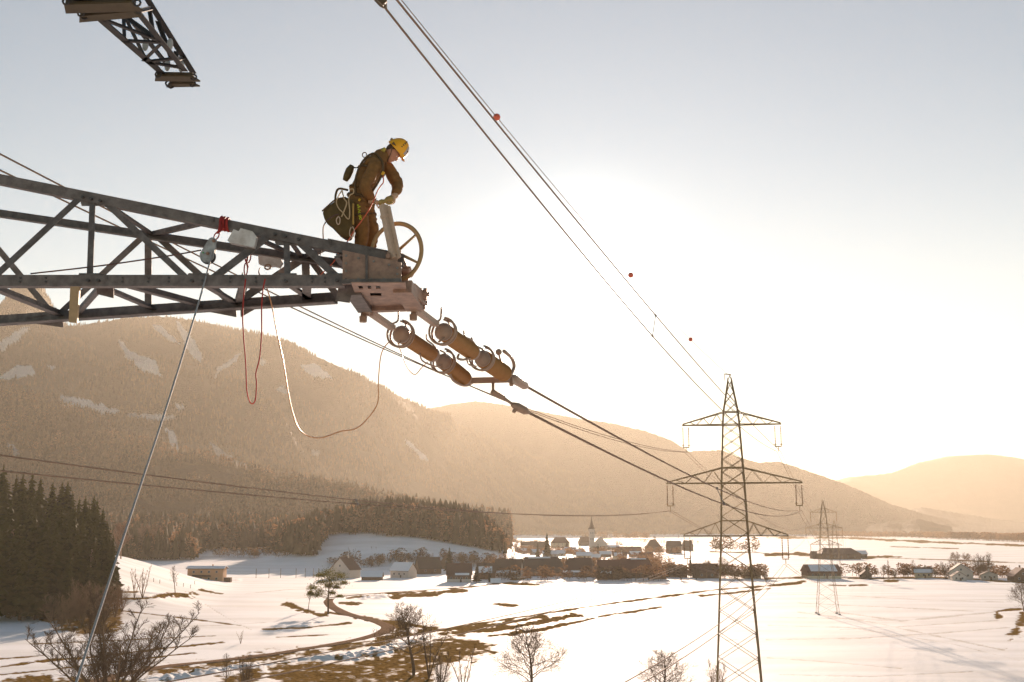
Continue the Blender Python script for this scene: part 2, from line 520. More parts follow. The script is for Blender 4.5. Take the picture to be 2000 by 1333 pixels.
# roads: strips laid on the snow
def strip(name, pts, widths, mt, dz=0.05, label=None, sub=8):
    W = []
    for (a, b), wa, wb in zip(zip(pts[:-1], pts[1:]), widths[:-1], widths[1:]):
        for k in range(sub):
            t = k / sub; W.append(((a[0] + (b[0] - a[0]) * t, a[1] + (b[1] - a[1]) * t), wa + (wb - wa) * t))
    W.append((pts[-1], widths[-1]))
    cen = [G(p[0], p[1]) for p, _ in W]
    # smooth the centre line
    for _ in range(6):
        cen = [cen[0]] + [(cen[i - 1] + cen[i] * 2 + cen[i + 1]) / 4 for i in range(1, len(cen) - 1)] + [cen[-1]]
    V = []; Fc = []
    for i, c in enumerate(cen):
        d = (cen[min(i + 1, len(cen) - 1)] - cen[max(i - 1, 0)]); d.z = 0; d.normalize()
        n = Vector((-d.y, d.x, 0))
        for q in (-1, -0.92, -0.5, 0, 0.5, 0.92, 1):
            w_ = W[i][1] * 0.5 * (1 + (0.06 * math.sin(i * 1.7) if abs(q) == 1 else 0))
            p = c + n * q * w_
            V.append((p.x, p.y, float(ground_z(p.x, p.y)) + dz * (1.0 if abs(q) < 0.95 else -1.5) - (0.03 if q == 0 else 0)))
    for i in range(len(cen) - 1):
        for k in range(6):
            Fc.append((i * 7 + k, i * 7 + k + 1, (i + 1) * 7 + k + 1, (i + 1) * 7 + k))
    me = mesh_from(name, V, Fc, mt, True)
    o = link(name, me); o['kind'] = 'structure'
    if label: o['label'] = label
    return o
ROAD = mat('wet_road', (0.30, 0.19, 0.12), 0.95, noise=0.3, nscale=0.8, bump=0.4, spec=0.0, col2=(0.20, 0.13, 0.085))
strip('road', [(150, 1345), (230, 1319), (330, 1301), (430, 1291), (530, 1279), (630, 1263), (700, 1250), (745, 1238), (762, 1226), (735, 1214), (700, 1206), (672, 1198), (648, 1186), (640, 1176), (645, 1170)],
      [4.6, 4.6, 4.6, 4.4, 4.2, 4.2, 4.4, 5, 5, 5, 5, 5.5, 5, 4.5, 4], ROAD, label='thawed country road curving left to right below the fields')
strip('road', [(636, 1169), (700, 1162), (770, 1157), (850, 1152), (925, 1147), (1000, 1137)], [3.5] * 6, ROAD, label='narrow lane leading to the village')

# ------------------------------------------------------------------ mountains
def forest_mat(name, dark, light, snow, scale):
    m = bpy.data.materials.new(name); m.use_nodes = True
    t = m.node_tree; b = t.nodes['Principled BSDF']; b.inputs['Roughness'].default_value = 0.9; b.inputs['Specular IOR Level'].default_value = 0.1
    geo = t.nodes.new('ShaderNodeNewGeometry')
    n1 = t.nodes.new('ShaderNodeTexNoise'); n1.inputs['Scale'].default_value = scale * .35; n1.inputs['Detail'].default_value = 8; n1.inputs['Roughness'].default_value = .7
    t.links.new(geo.outputs['Position'], n1.inputs['Vector'])
    vo = t.nodes.new('ShaderNodeTexVoronoi'); vo.inputs['Scale'].default_value = scale * 12
    t.links.new(geo.outputs['Position'], vo.inputs['Vector'])
    cr = t.nodes.new('ShaderNodeValToRGB'); cr.color_ramp.elements[0].position = .38; cr.color_ramp.elements[0].color = (*dark, 1)
    cr.color_ramp.elements[1].position = .66; cr.color_ramp.elements[1].color = (*light, 1)
    t.links.new(n1.outputs['Fac'], cr.inputs['Fac'])
    at = t.nodes.new('ShaderNodeAttribute'); at.attribute_name = 'snow'
    md = t.nodes.new('ShaderNodeMath'); md.operation = 'MULTIPLY_ADD'; md.inputs[1].default_value = 1.1; md.inputs[2].default_value = -0.55
    t.links.new(n1.outputs['Fac'], md.inputs[0])
    ad = t.nodes.new('ShaderNodeMath'); ad.operation = 'ADD'; t.links.new(md.outputs[0], ad.inputs[0]); t.links.new(at.outputs['Fac'], ad.inputs[1])
    mr = t.nodes.new('ShaderNodeMapRange'); mr.inputs['From Min'].default_value = .35; mr.inputs['From Max'].default_value = .75
    t.links.new(ad.outputs[0], mr.inputs['Value'])
    mx = t.nodes.new('ShaderNodeMixRGB'); mx.inputs['Color2'].default_value = (*snow, 1)
    t.links.new(mr.outputs[0], mx.inputs['Fac']); t.links.new(cr.outputs[0], mx.inputs['Color1']); t.links.new(mx.outputs[0], b.inputs['Base Color'])
    bp = t.nodes.new('ShaderNodeBump'); bp.inputs['Strength'].default_value = 1; bp.inputs['Distance'].default_value = 14
    t.links.new(vo.outputs['Distance'], bp.inputs['Height']); t.links.new(bp.outputs[0], b.inputs['Normal'])
    return m
SNOWCOL = (0.90, 0.91, 0.94)
def interp_ridge(pts, s):
    xs = np.array([p[0] for p in pts], float)
    return [np.interp(s, xs, np.array([p[k] for p in pts], float)) for k in (1, 2)]
def mountain(name, pts, foot, ns, nt_, mt, seed, snow=None, rough=1.0, label=None, spurs=1.0, freq=1.0, back=0.25):
    """pts: (px, py, depth) of the skyline; foot: depth of the toe. Returns sampler of the surface"""
    s = np.linspace(pts[0][0], pts[-1][0], ns)
    py, D = interp_ridge(pts, s)
    dx, dy, dz = (s - 1000) / F, cp_ - (666.5 - py) / F * sp_, sp_ + (666.5 - py) / F * cp_
    RX, RY, RZ = dx / dy * D, D, CAMZ + dz / dy * D
    FD = np.interp(s, [p[0] for p in foot], [p[1] for p in foot])
    FX = dx / dy * FD
    t = np.concatenate([np.linspace(-back, 0, 6)[:-1], np.linspace(0, 1, nt_)])
    S, T = np.meshgrid(s, t)
    rx, ry, rz, fx, fd = [np.broadcast_to(a, S.shape) for a in (RX, RY, RZ, FX, FD)]
    X = rx + (fx - rx) * T; Y = ry + (fd - ry) * T
    base = np.where(T >= 0, (1 - np.clip(T, 0, 1)) ** 1.25, 1 + T * 2.2)
    u = X / 1000.0 * freq + seed * 3.7; v = Y / 1000.0 * freq + seed
    n1 = fbm(u * 1.3 + 0.35 * v, v * 0.35, 5) - 0.5
    n1 = np.where(n1 > 0, n1, n1)
    rid = 1 - np.abs(2 * fbm(u * 1.8, v * 0.8, 4) - 1) * 2
    n2 = fbm(u * 9, v * 9, 4) - 0.5
    env = np.clip(T * 6, 0, 1) * np.clip((1 - T) * 2.0, 0, 1)
    Z = rz * base + rz * spurs * env * (0.42 * n1 + 0.16 * (rid - 0.3)) + rough * rz * 0.035 * n2 * np.clip(T * 8 + .15, 0, 1)
    hf = (fbm(u * 60, v * 60, 3) - 0.5) * 10 * rough
    Z = Z + hf
    Z = np.where(T > 0.97, np.minimum(Z, (1 - T) / 0.03 * 10 - 4), Z)
    sn = np.zeros(S.shape)
    px, pyy = proj(X, Y, Z)
    if snow:
        for poly, k in snow:
            wob = fbm(px / 9, pyy / 14, 4) - 0.5
            d = polydist(px, pyy, poly)
            sn = np.maximum(sn, k * np.clip((d + 2.5 + wob * 10) / 3 + 0.5, 0, 1))
    V = np.stack([X, Y, Z], -1).reshape(-1, 3)
    r, c = S.shape; idx = np.arange(r * c).reshape(r, c)
    Fq = np.stack([idx[:-1, :-1], idx[:-1, 1:], idx[1:, 1:], idx[1:, :-1]], -1).reshape(-1, 4)
    me = mesh_from(name, V, Fq, mt, True, {'snow': sn})
    o = link(name, me); o['kind'] = 'structure'
    if label: o['label'] = label
    return dict(X=X[5:], Y=Y[5:], Z=Z[5:], sn=sn[5:], px=px[5:], py=pyy[5:])

FM1 = forest_mat('forested_mountain', (0.035, 0.032, 0.02), (0.10, 0.08, 0.05), SNOWCOL, 0.02)
FM2 = forest_mat('far_forested_mountain', (0.04, 0.038, 0.03), (0.09, 0.075, 0.055), SNOWCOL, 0.01)
FM0 = forest_mat('near_forested_hill', (0.03, 0.028, 0.014), (0.11, 0.075, 0.035), SNOWCOL, 0.05)
M1 = mountain('mountain', [(-500, 560, 5200), (-200, 590, 5000), (-60, 625, 4800), (0, 598, 4700), (40, 590, 4650), (90, 612, 4600), (130, 640, 4500), (180, 632, 4400), (240, 622, 4400), (300, 619, 4400), (350, 622, 4400),
     (420, 635, 4400), (500, 652, 4400), (560, 668, 4400), (600, 690, 4400), (650, 712, 4400), (700, 733, 4400), (760, 765, 4900), (830, 797, 5500), (900, 832, 6200), (1000, 872, 6900), (1100, 905, 7200), (1250, 955, 7400), (1400, 995, 7400), (1500, 1015, 7400)],
     [(-500, 1900), (500, 2000), (700, 2700), (950, 4800), (1100, 5600), (1500, 6200)], 640, 260, FM1, 1.3,
     snow=[([(120, 775), (160, 782), (235, 803), (200, 806), (170, 795), (122, 796)], 1.0),
           ([(0, 735), (30, 718), (60, 715), (66, 730), (30, 738), (0, 742)], .95), ([(0, 670), (30, 650), (60, 638), (40, 660), (5, 685)], .75),
           ([(298, 636), (312, 640), (350, 672), (336, 668)], .95), ([(345, 628), (372, 660), (395, 700), (392, 708), (366, 680)], .9),
           ([(232, 665), (262, 700), (300, 715), (316, 735), (290, 728), (250, 700)], .85), ([(255, 690), (300, 705), (312, 732), (272, 712)], .95),
           ([(420, 738), (425, 720), (470, 690), (460, 705), (432, 722)], .8),
           ([(587, 715), (612, 714), (648, 738), (620, 736)], 1.0), ([(325, 840), (335, 842), (348, 880), (338, 870)], .8),
           ([(338, 788), (360, 795), (352, 798)], .9), ([(14, 868), (25, 870), (40, 890), (28, 888)], .8),
           ([(790, 860), (800, 862), (835, 898), (828, 897)], .9), ([(250, 810), (340, 812), (345, 820), (270, 816)], .6),
           ([(540, 760), (555, 755), (560, 768)], .7), ([(410, 865), (440, 885), (490, 915), (470, 912), (425, 888)], .6), ([(610, 880), (625, 885), (612, 892)], .5), ([(93, 715), (108, 716), (104, 722)], .8), ([(510, 700), (520, 705), (512, 712)], .7)],
     label='wooded mountain with snowy clearings on the left', spurs=1.7, freq=1.0)
M2 = mountain('mountain', [(600, 860, 7600), (760, 815, 7600), (830, 800, 7600), (880, 790, 7600), (930, 784, 7520), (980, 790, 7440), (1060, 805, 7360), (1130, 818, 7200), (1200, 828, 7040), (1260, 842, 6880), (1310, 860, 6720),
     (1345, 882, 6640), (1380, 880, 6640), (1410, 880, 6560), (1440, 893, 6560), (1480, 904, 6400), (1520, 902, 6400), (1560, 914, 6320), (1620, 935, 6240), (1680, 958, 6160), (1740, 985, 6080), (1800, 1003, 6000), (1900, 1026, 5920)],
     [(600, 6600), (1500, 6600), (1900, 5200)], 420, 120, FM2, 5.1, label='hazy mountain ridge under the sun', freq=0.9, spurs=1.6)
mountain('mountain', [(1500, 960, 10200), (1600, 946, 10200), (1660, 932, 10200), (1740, 925, 10200), (1790, 905, 10200), (1850, 892, 10200), (1930, 887, 10200), (2000, 897, 10200), (2100, 905, 10200), (2300, 930, 10200), (2500, 900, 10200)],
     [(1500, 7800), (2500, 7800)], 260, 60, FM2, 8.4, label='pale far mountain at the right edge', freq=0.5)
mountain('hill', [(1660, 1024, 6500), (1740, 1003, 6500), (1800, 992, 6500), (1860, 1000, 6500), (1940, 1014, 6500), (2020, 1022, 6500), (2200, 1024, 6500)],
     [(1660, 5200), (2200, 5200)], 160, 30, FM2, 2.4, label='low hazy hill at the end of the valley on the right')
mountain('hill', [(1690, 1029, 4600), (1735, 1021, 4600), (1760, 1022, 4600), (1795, 1014, 4600), (1825, 1022, 4600), (1860, 1029, 4600)],
     [(1690, 4200), (1860, 4200)], 80, 20, FM1, 4.4, label='small wooded hill beyond the far tree line')
M0 = mountain('hill', [(-500, 690, 2500), (-200, 725, 2400), (0, 757, 2300), (60, 775, 2300), (130, 800, 2300), (200, 830, 2250), (260, 858, 2200), (330, 883, 2150), (420, 905, 2100), (520, 925, 2100), (600, 943, 2100), (700, 965, 2100), (800, 987, 2100), (900, 1003, 2100), (1000, 1018, 2100)],
     [(-500, 1250), (1000, 1600)], 420, 130, FM0, 3.3, snow=[([(14, 868), (25, 870), (40, 890), (28, 888)], .8)], label='lower wooded hillside on the left', freq=2.0, spurs=.5)

# ------------------------------------------------------------------ haze
def haze():
    m = bpy.data.materials.new('valley_haze'); m.use_nodes = True
    t = m.node_tree
    t.nodes.remove(t.nodes['Principled BSDF'])
    pv = t.nodes.new('ShaderNodeVolumePrincipled')
    pv.inputs['Color'].default_value = HAZE_COL
    pv.inputs['Density'].default_value = HAZE_DENS
    pv.inputs['Anisotropy'].default_value = HAZE_G
    t.links.new(pv.outputs[0], t.nodes['Material Output'].inputs['Volume'])
    x0, x1, y0, y1, z0, z1 = -24000, 24000, -900, 24000, -8, 1060
    mb = MB().box(((x0 + x1) / 2, (y0 + y1) / 2, (z0 + z1) / 2), (x1 - x0, y1 - y0, z1 - z0))
    o = mb.build('haze', m); o['kind'] = 'stuff'; o['label'] = 'pale warm haze filling the valley'
HAZE_COL = (1.0, 0.91, 0.76, 1); HAZE_DENS = 0.60e-4; HAZE_G = 0.38
haze()
# ------------------------------------------------------------------ vegetation
def foliage_mat(name, dark, light, transl=0.35, perisland=True, rough=0.8, stand=0.006):
    m = bpy.data.materials.new(name); m.use_nodes = True
    t = m.node_tree; b = t.nodes['Principled BSDF']; b.inputs['Roughness'].default_value = rough; b.inputs['Specular IOR Level'].default_value = .2
    geo = t.nodes.new('ShaderNodeNewGeometry')
    nz = t.nodes.new('ShaderNodeTexNoise'); nz.inputs['Scale'].default_value = 0.35; nz.inputs['Detail'].default_value = 4
    t.links.new(geo.outputs['Position'], nz.inputs['Vector'])
    ad = t.nodes.new('ShaderNodeMath'); ad.operation = 'MULTIPLY_ADD'; ad.inputs[1].default_value = 0.55 if perisland else 0.2
    nz2 = t.nodes.new('ShaderNodeTexNoise'); nz2.inputs['Scale'].default_value = stand; nz2.inputs['Detail'].default_value = 5
    t.links.new(geo.outputs['Position'], nz2.inputs['Vector'])
    sm = t.nodes.new('ShaderNodeMath'); sm.operation = 'MULTIPLY_ADD'; sm.inputs[1].default_value = 2.4; sm.inputs[2].default_value = -1.2
    t.links.new(nz2.outputs['Fac'], sm.inputs[0])
    s2 = t.nodes.new('ShaderNodeMath'); s2.operation = 'ADD'; t.links.new(sm.outputs[0], s2.inputs[0]); t.links.new(nz.outputs['Fac'], s2.inputs[1])
    t.links.new(geo.outputs['Random Per Island'], ad.inputs[0]); t.links.new(s2.outputs[0], ad.inputs[2])
    cr = t.nodes.new('ShaderNodeValToRGB'); cr.color_ramp.elements[0].position = .4; cr.color_ramp.elements[0].color = (*dark, 1)
    cr.color_ramp.elements[1].position = 1.0; cr.color_ramp.elements[1].color = (*light, 1)
    t.links.new(ad.outputs[0], cr.inputs['Fac']); t.links.new(cr.outputs[0], b.inputs['Base Color'])
    if transl > 0:
        tr = t.nodes.new('ShaderNodeBsdfTranslucent'); mx = t.nodes.new('ShaderNodeMixShader'); mx.inputs[0].default_value = transl
        t.links.new(cr.outputs[0], tr.inputs['Color'])
        t.links.new(b.outputs[0], mx.inputs[1]); t.links.new(tr.outputs[0], mx.inputs[2]); t.links.new(mx.outputs[0], t.nodes['Material Output'].inputs['Surface'])
    return m
SPRUCE = foliage_mat('spruce_needles', (0.006, 0.008, 0.002), (0.085, 0.07, 0.012), 0.35)
SPRUCE2 = foliage_mat('wood_crowns', (0.012, 0.012, 0.003), (0.08, 0.058, 0.016), 0.25)
HILLW = foliage_mat('hillside_crowns', (0.016, 0.014, 0.005), (0.15, 0.098, 0.042), 0.25)
BROWNW = foliage_mat('bare_crowns', (0.10, 0.055, 0.026), (0.32, 0.17, 0.08), 0.4)
PINE = foliage_mat('pine_needles', (0.035, 0.038, 0.006), (0.20, 0.17, 0.02), 0.45)
BARK = mat('bark', (0.17, 0.10, 0.05), 0.9, noise=.5, nscale=3)
BARK2 = mat('pale_bark', (0.30, 0.17, 0.085), 0.9, noise=.4, nscale=3)
BUDS = foliage_mat('pink_budding_twigs', (0.22, 0.13, 0.09), (0.42, 0.27, 0.19), 0.4)

def spruce_mesh(seed, h=1.0, whorls=26, crown0=0.1, width=0.17, thin=1.0):
    """crown of a spruce: drooping fronds in whorls, unit height; returns (crown mesh, trunk mesh)"""
    rd = random.Random(seed); V = []; Fc = []
    for i in range(whorls):
        t = i / (whorls - 1)
        z = crown0 + (1 - crown0) * t ** 0.92 * 0.985
        Rr = width * ((1 - t) ** 0.72 * (0.82 + 0.18 * math.sin(i * 2.1 + seed)) + 0.012) * (0.55 + 0.45 * min(1, (t + .06) * 9))
        n = max(4, int(10 * (1 - t) + 5))
        off = rd.random() * 6
        for k in range(n):
            if rd.random() > thin: continue
            a = off + 2 * PI * k / n + rd.uniform(-.22, .22); L = Rr * rd.uniform(.62, 1.18)
            ca, sa = math.cos(a), math.sin(a)
            dr = L * rd.uniform(.30, .62); wv = L * rd.uniform(.20, .32) + 0.004
            zz = z + rd.uniform(-.012, .012)
            b = len(V)
            def q(r, s, dz): V.append((ca * r - sa * s, sa * r + ca * s, zz + dz))
            q(0, 0, .012); q(L * .42, wv, -dr * .35 - .008); q(L * .45, 0, -dr * .18 + .012); q(L * .42, -wv, -dr * .35 - .008)
            q(L * .8, wv * .62, -dr * .8 - .006); q(L * .82, 0, -dr * .55 + .006); q(L * .8, -wv * .62, -dr * .8 - .006); q(L, 0, -dr * .72)
            Fc += [(b, b + 1, b + 2), (b, b + 2, b + 3), (b + 1, b + 4, b + 5), (b + 1, b + 5, b + 2), (b + 3, b + 2, b + 5), (b + 3, b + 5, b + 6), (b + 4, b + 7, b + 5), (b + 5, b + 7, b + 6)]
    b = len(V); V.append((0, 0, 1)); m = 7  # inner cone added to block light through the crown
    for k in range(m):
        a = 2 * PI * k / m; V.append((math.cos(a) * width * .5, math.sin(a) * width * .5, crown0 + .05))
    for k in range(m): Fc.append((b, b + 1 + k, b + 1 + (k + 1) % m))
    crown = mesh_from('crown', V, Fc, SPRUCE)
    tk = MB().tube([(0, 0, -0.03), (0, 0, .3), (0, 0, .95)], [.014, .011, .002], 6).mesh('trunk', BARK, True)
    return crown, tk
spruces = [spruce_mesh(11), spruce_mesh(23, width=.15, whorls=24), spruce_mesh(37, width=.2, whorls=22), spruce_mesh(51, width=.16, crown0=.2, whorls=22, thin=.9)]

def spruce(px, py, Y, k, label, group, base=None, cat='tree', tw=1.0):
    top = P(px, py, Y)
    gz = float(ground_z(top.x, top.y)) if base is None else base
    h = top.z - gz
    e = empty('spruce_tree', (top.x, top.y, gz), label, cat, group, rotz=random.uniform(0, 6))
    for nm, me in (('crown', spruces[k][0]), ('trunk', spruces[k][1])):
        o = link(nm, me, e); o.scale = (h * tw, h * tw, h)
    return e
WG = 'spruces of the dark wood at the left edge'
edge = [(8, 906, 545, 'spruce whose tip stands highest at the left edge of the picture, in the dark wood'),
        (64, 921, 540, 'narrow pointed spruce on the skyline of the dark wood, second high tip from the left'),
        (104, 940, 530, 'spruce with a sharp tip on the falling skyline of the dark wood'),
        (168, 968, 500, 'tall spruce at the shoulder where the dark wood skyline drops'),
        (202, 992, 480, 'spruce just right of the shoulder of the dark wood'),
        (222, 1046, 446, 'outermost right spruce of the dark wood, beside the open snowfield'),
        (135, 1015, 425, 'golden green spruce lit from behind in the front of the dark wood'),
        (93, 1003, 428, 'broad green spruce in the front row of the dark wood, left of the golden one')]
rs = random.Random(5)
for i, (x, y, Y, lb) in enumerate(edge):
    spruce(x, y, Y, i % 4, lb, WG, tw=rs.uniform(1.2, 1.4))
inner = [(29, 927, 550), (46, 932, 545), (84, 940, 535), (119, 944, 530), (132, 950, 522), (146, 956, 515), (157, 962, 508), (181, 975, 492), (192, 984, 486), (212, 1012, 470),
         (-12, 915, 545), (-30, 925, 520), (15, 940, 500), (50, 955, 492), (78, 962, 488), (108, 968, 482), (140, 980, 474), (172, 996, 468), (196, 1018, 460),
         (-10, 965, 462), (24, 985, 455), (60, 985, 450), (120, 992, 448), (150, 1000, 446), (68, 1006, 432), (163, 1019, 436), (186, 1032, 440), (208, 1050, 448),
         (-15, 1010, 425), (8, 1005, 420), (35, 1020, 415), (112, 1035, 418), (152, 1048, 424), (190, 1075, 432), (0, 1040, 405), (50, 1045, 408), (80, 1050, 410), (215, 1085, 444),
         (-40, 960, 480), (-45, 1000, 430), (228, 1100, 452), (172, 1085, 425), (135, 1075, 415)]
for i, (x, y, Y) in enumerate(inner):
    lb = ('%s spruce of the skyline row of the dark wood, counted from the left' % ('third', 'fourth', 'fifth', 'sixth', 'seventh', 'eighth', 'ninth', 'tenth', 'eleventh', 'twelfth')[i]) if i < 10 else ('dark green spruce packed in the middle depth of the dense dark wood' if i < 24 else 'dark green spruce standing low in the front of the dense dark wood')
    spruce(x + rs.uniform(-4, 4), y + rs.uniform(-14, 10), Y, rs.randrange(4), lb, WG, tw=rs.uniform(1.25, 1.6))

# --- bare broadleaf trees grown branch by branch
def grow(seed, h=1.0, spread=0.55, stems=1, levels=4, r0=0.02, limb=0.35, nk=(7, 5, 4, 3), up=0.35, lean=0.0, leader=0.85, slant=0.3, pull=0.05, sides=(7, 5, 4, 3, 3), wig=.16):
    rd = random.Random(seed); tr = MB(); br = MB()
    def rv(): return Vector((rd.uniform(-1, 1), rd.uniform(-1, 1), rd.uniform(-1, 1)))
    def seg(mb, p, d, L, ra, rb, n, ns, curl):
        pts = [p]; rs_ = [ra]
        for k in range(ns):
            d = (d + rv() * wig + Vector((0, 0, curl))).normalized()
            p = p + d * (L / ns); pts.append(p); rs_.append(ra + (rb - ra) * (k + 1) / ns)
        mb.tube(pts, rs_, n, caps=False)
        return pts, d
    def rec(pts, d, L, r, lv):
        if lv > levels: return
        n = nk[min(lv - 1, len(nk) - 1)]
        for k in range(n):
            t = (k + rd.random()) / n; t = 0.12 + 0.88 * t
            i = min(int(t * (len(pts) - 1)), len(pts) - 2); q = pts[i].lerp(pts[i + 1], t * (len(pts) - 1) - i)
            dd = rv(); dd = (dd - d * dd.dot(d)); dd.normalize()
            nd = (d * rd.uniform(.6, 1.1) + dd * rd.uniform(.55, 1.0) + Vector((0, 0, .12))).normalized()
            LL = L * rd.uniform(.5, .8) * (1.2 - 0.55 * t); rr = max(r * (1 - .6 * t) * .6, .0015)
            p2, d2 = seg(br, q, nd, LL, rr, rr * .45, sides[min(lv, 4)], 4 if lv < 3 else 2, 0.07)
            rec(p2, d2, LL, rr, lv + 1)
    for s_ in range(stems):
        a0 = 2 * PI * s_ / stems + rd.random()
        sl = slant * rd.uniform(.3, 1.2) if stems > 1 else lean
        d = Vector((math.cos(a0) * sl, math.sin(a0) * sl, 1)).normalized()
        # a trunk that runs on as a leader, limbs leaving it all the way up
        keep, wig_ = wig, 0
        npt = 14; p = Vector((0, 0, -0.02)); tp = [p]; tr_ = [r0]; Lt = h * leader * (1 if stems == 1 else rd.uniform(.8, 1))
        for k in range(npt):
            d = (d + rv() * .07 + Vector((0, 0, pull))).normalized(); p = p + d * Lt / npt; tp.append(p)
            t = (k + 1) / npt; tr_.append(r0 * (1 - t) ** .8 + .0022)
        tr.tube(tp, tr_, 7, caps=False)
        nl = int(nk[0] * (1 if stems == 1 else .6))
        for k in range(nl):
            t = limb + (1 - limb) * ((k + rd.random()) / nl) ** 1.15
            i = min(int(t * npt), npt - 1); q = tp[i].lerp(tp[i + 1], min(1, t * npt - i))
            a = a0 + k * 2.4 + rd.uniform(-.4, .4); rise = rd.uniform(.45, .9) * (0.55 + up) + t * .5
            nd = Vector((math.cos(a) * spread * 1.6, math.sin(a) * spread * 1.6, rise)).normalized()
            L = h * spread * (.66 - .42 * (t - limb) / (1 - limb)) * rd.uniform(.8, 1.15)
            rr = max(r0 * (1 - t) ** .7 * .55, .003)
            p2, d2 = seg(br, q, nd, L, rr, rr * .3, 5, 7, .10 * up)
            rec(p2, nd, L * .8, rr * .8, 2)
    return br.mesh('branches', BARK), tr.mesh('trunk', BARK, True)
bare = {
 'broad': grow(3, spread=.66, levels=4, r0=.015, limb=.22, nk=(20, 7, 5, 3), up=.3, wig=.22),
 'round': grow(9, spread=.56, levels=4, r0=.015, limb=.33, nk=(16, 7, 5, 3), up=.5, leader=.8, wig=.24),
 'bush': grow(14, spread=.46, levels=3, r0=.009, limb=.15, stems=7, nk=(12, 7, 4), up=.8, leader=.9),
 'fan': grow(17, spread=.36, levels=3, r0=.0078, limb=.22, stems=13, nk=(20, 9, 5), up=.6, leader=1.1, slant=.8, pull=.015, wig=.13),
 'slim': grow(22, spread=.2, levels=3, r0=.009, limb=.25, stems=4, nk=(11, 6, 4), up=.8, leader=.95),
 'small': grow(31, spread=.42, levels=3, r0=.014, limb=.35, nk=(12, 7, 5), up=.5),
 'poplar': grow(44, spread=.24, levels=4, r0=.012, limb=.2, nk=(18, 7, 5, 3), up=.9, leader=.95),
}
def bare_tree(px, py, topy, kind, label, group=None, name='bare_tree', wide=1.0, Y=None, matx=None, rot=None):
    if Y is None: b = G(px, py)
    else:
        b = P(px, py, Y); b.z = float(ground_z(b.x, b.y))
    top = P(px, topy, b.y)
    h = top.z - b.z
    e = empty(name, b, label, 'tree' if name != 'bare_shrub' else 'shrub', group, rotz=random.uniform(0, 6) if rot is None else rot)
    for nm, me in zip(('branches', 'trunk'), bare[kind]):
        if matx:
            key = me.name + matx.name
            if key not in bpy.data.meshes:
                m2 = me.copy(); m2.name = key; m2.materials.clear(); m2.materials.append(matx); 
            me = bpy.data.meshes[key]
        o = link(nm, me, e); o.scale = (h * wide, h * wide, h)
    return e
FG = 'leafless trees in the near fields'
bare_tree(210, 1375, 1165, 'fan', 'big leafless tree fanning out behind the hanging rope, bottom left', FG, wide=1.35, Y=220, rot=1.0)
bare_tree(808, 1318, 1163, 'round', 'leafless tree with a dark trunk standing beside the road bend in the brown grass', FG, wide=1.35, rot=.4)
bare_tree(838, 1325, 1196, 'slim', 'thin many stemmed leafless tree just right of the tree at the road bend', FG)
bare_tree(1036, 1352, 1212, 'broad', 'wide crowned leafless tree at the bottom centre, left of the large pylon', FG, wide=1.35, Y=233, rot=2.0)
bare_tree(1292, 1368, 1265, 'broad', 'leafless tree cut by the bottom edge, left of the large pylon legs', FG, wide=1.5, Y=222, rot=.9)
bare_tree(860, 1345, 1262, 'bush', 'leaning leafless shrub in the brown grass right of the road bend', FG, name='bare_shrub', Y=236)
bare_tree(905, 1342, 1245, 'slim', 'slender leafless sapling between the two bottom centre trees', FG, name='bare_tree', Y=236)
bare_tree(440, 1345, 1268, 'small', 'small crooked leafless tree below the road, bottom left centre', FG, Y=236)
bare_tree(478, 1345, 1270, 'bush', 'bushy leafless shrub on the grass below the road', FG, name='bare_shrub', Y=236)
bare_tree(1400, 1362, 1280, 'bush', 'pale leafless shrub between the large pylon legs', FG, name='bare_shrub', Y=225, matx=BARK2)
bare_tree(2000, 1195, 1130, 'broad', 'leafless tree at the right picture edge above the grassy bank', FG, wide=1.1)
bare_tree(278, 1169, 1092, 'slim', 'slim leafless tree clump in the snow right of the dark wood', FG, matx=BARK2, wide=1.0)
bare_tree(262, 1170, 1100, 'slim', 'smaller leafless clump touching the dark wood side', FG, matx=BARK2, wide=.8)
bare_tree(342, 1160, 1100, 'small', 'young leafless tree on the brown mound in front of the orange house', FG)
bare_tree(602, 1193, 1134, 'small', 'slim leafless tree just left of the green pine', FG, wide=.8)
bare_tree(470, 1258, 1226, 'slim', 'faint little sapling in the snow above the road', FG, matx=BARK2)
UG = 'leafless scrub along the foot of the dark wood'
for i, (x, y, ty) in enumerate([(135, 1225, 1150), (160, 1222, 1140), (185, 1218, 1132), (205, 1214, 1128), (225, 1206, 1130), (120, 1228, 1165), (238, 1196, 1140), (150, 1212, 1120), (100, 1215, 1150)]):
    bare_tree(x, y, ty, 'bush', '%s leafless shrub in the brown thicket at the foot of the dark wood' % ('low', 'broad', 'upright', 'tall', 'round', 'leftmost front', 'rightmost', 'back', 'leftmost back')[i], UG, name='bare_shrub', matx=BARK2, wide=1.2)
bare_tree(168, 1190, 1071, 'poplar', 'pink budded tree top catching the sun in front of the dark wood', UG, matx=BUDS, wide=1.0)
bare_tree(26, 1195, 1030, 'poplar', 'tall pale leafless tree in the shade of the dark wood near the left edge', UG, matx=BARK2, wide=.9)
for x, ty, lb in ((236, 1012, 'pink crowned tree at the wood edge directly right of the hanging rope'), (278, 1016, 'left one of the two pale pink crowned trees at the wood edge'), (300, 1018, 'right one of the two pale pink crowned trees at the wood edge')):
    bare_tree(x, 1092, ty, 'round', lb, 'pink crowned trees before the middle wood', matx=BUDS, wide=1.0)

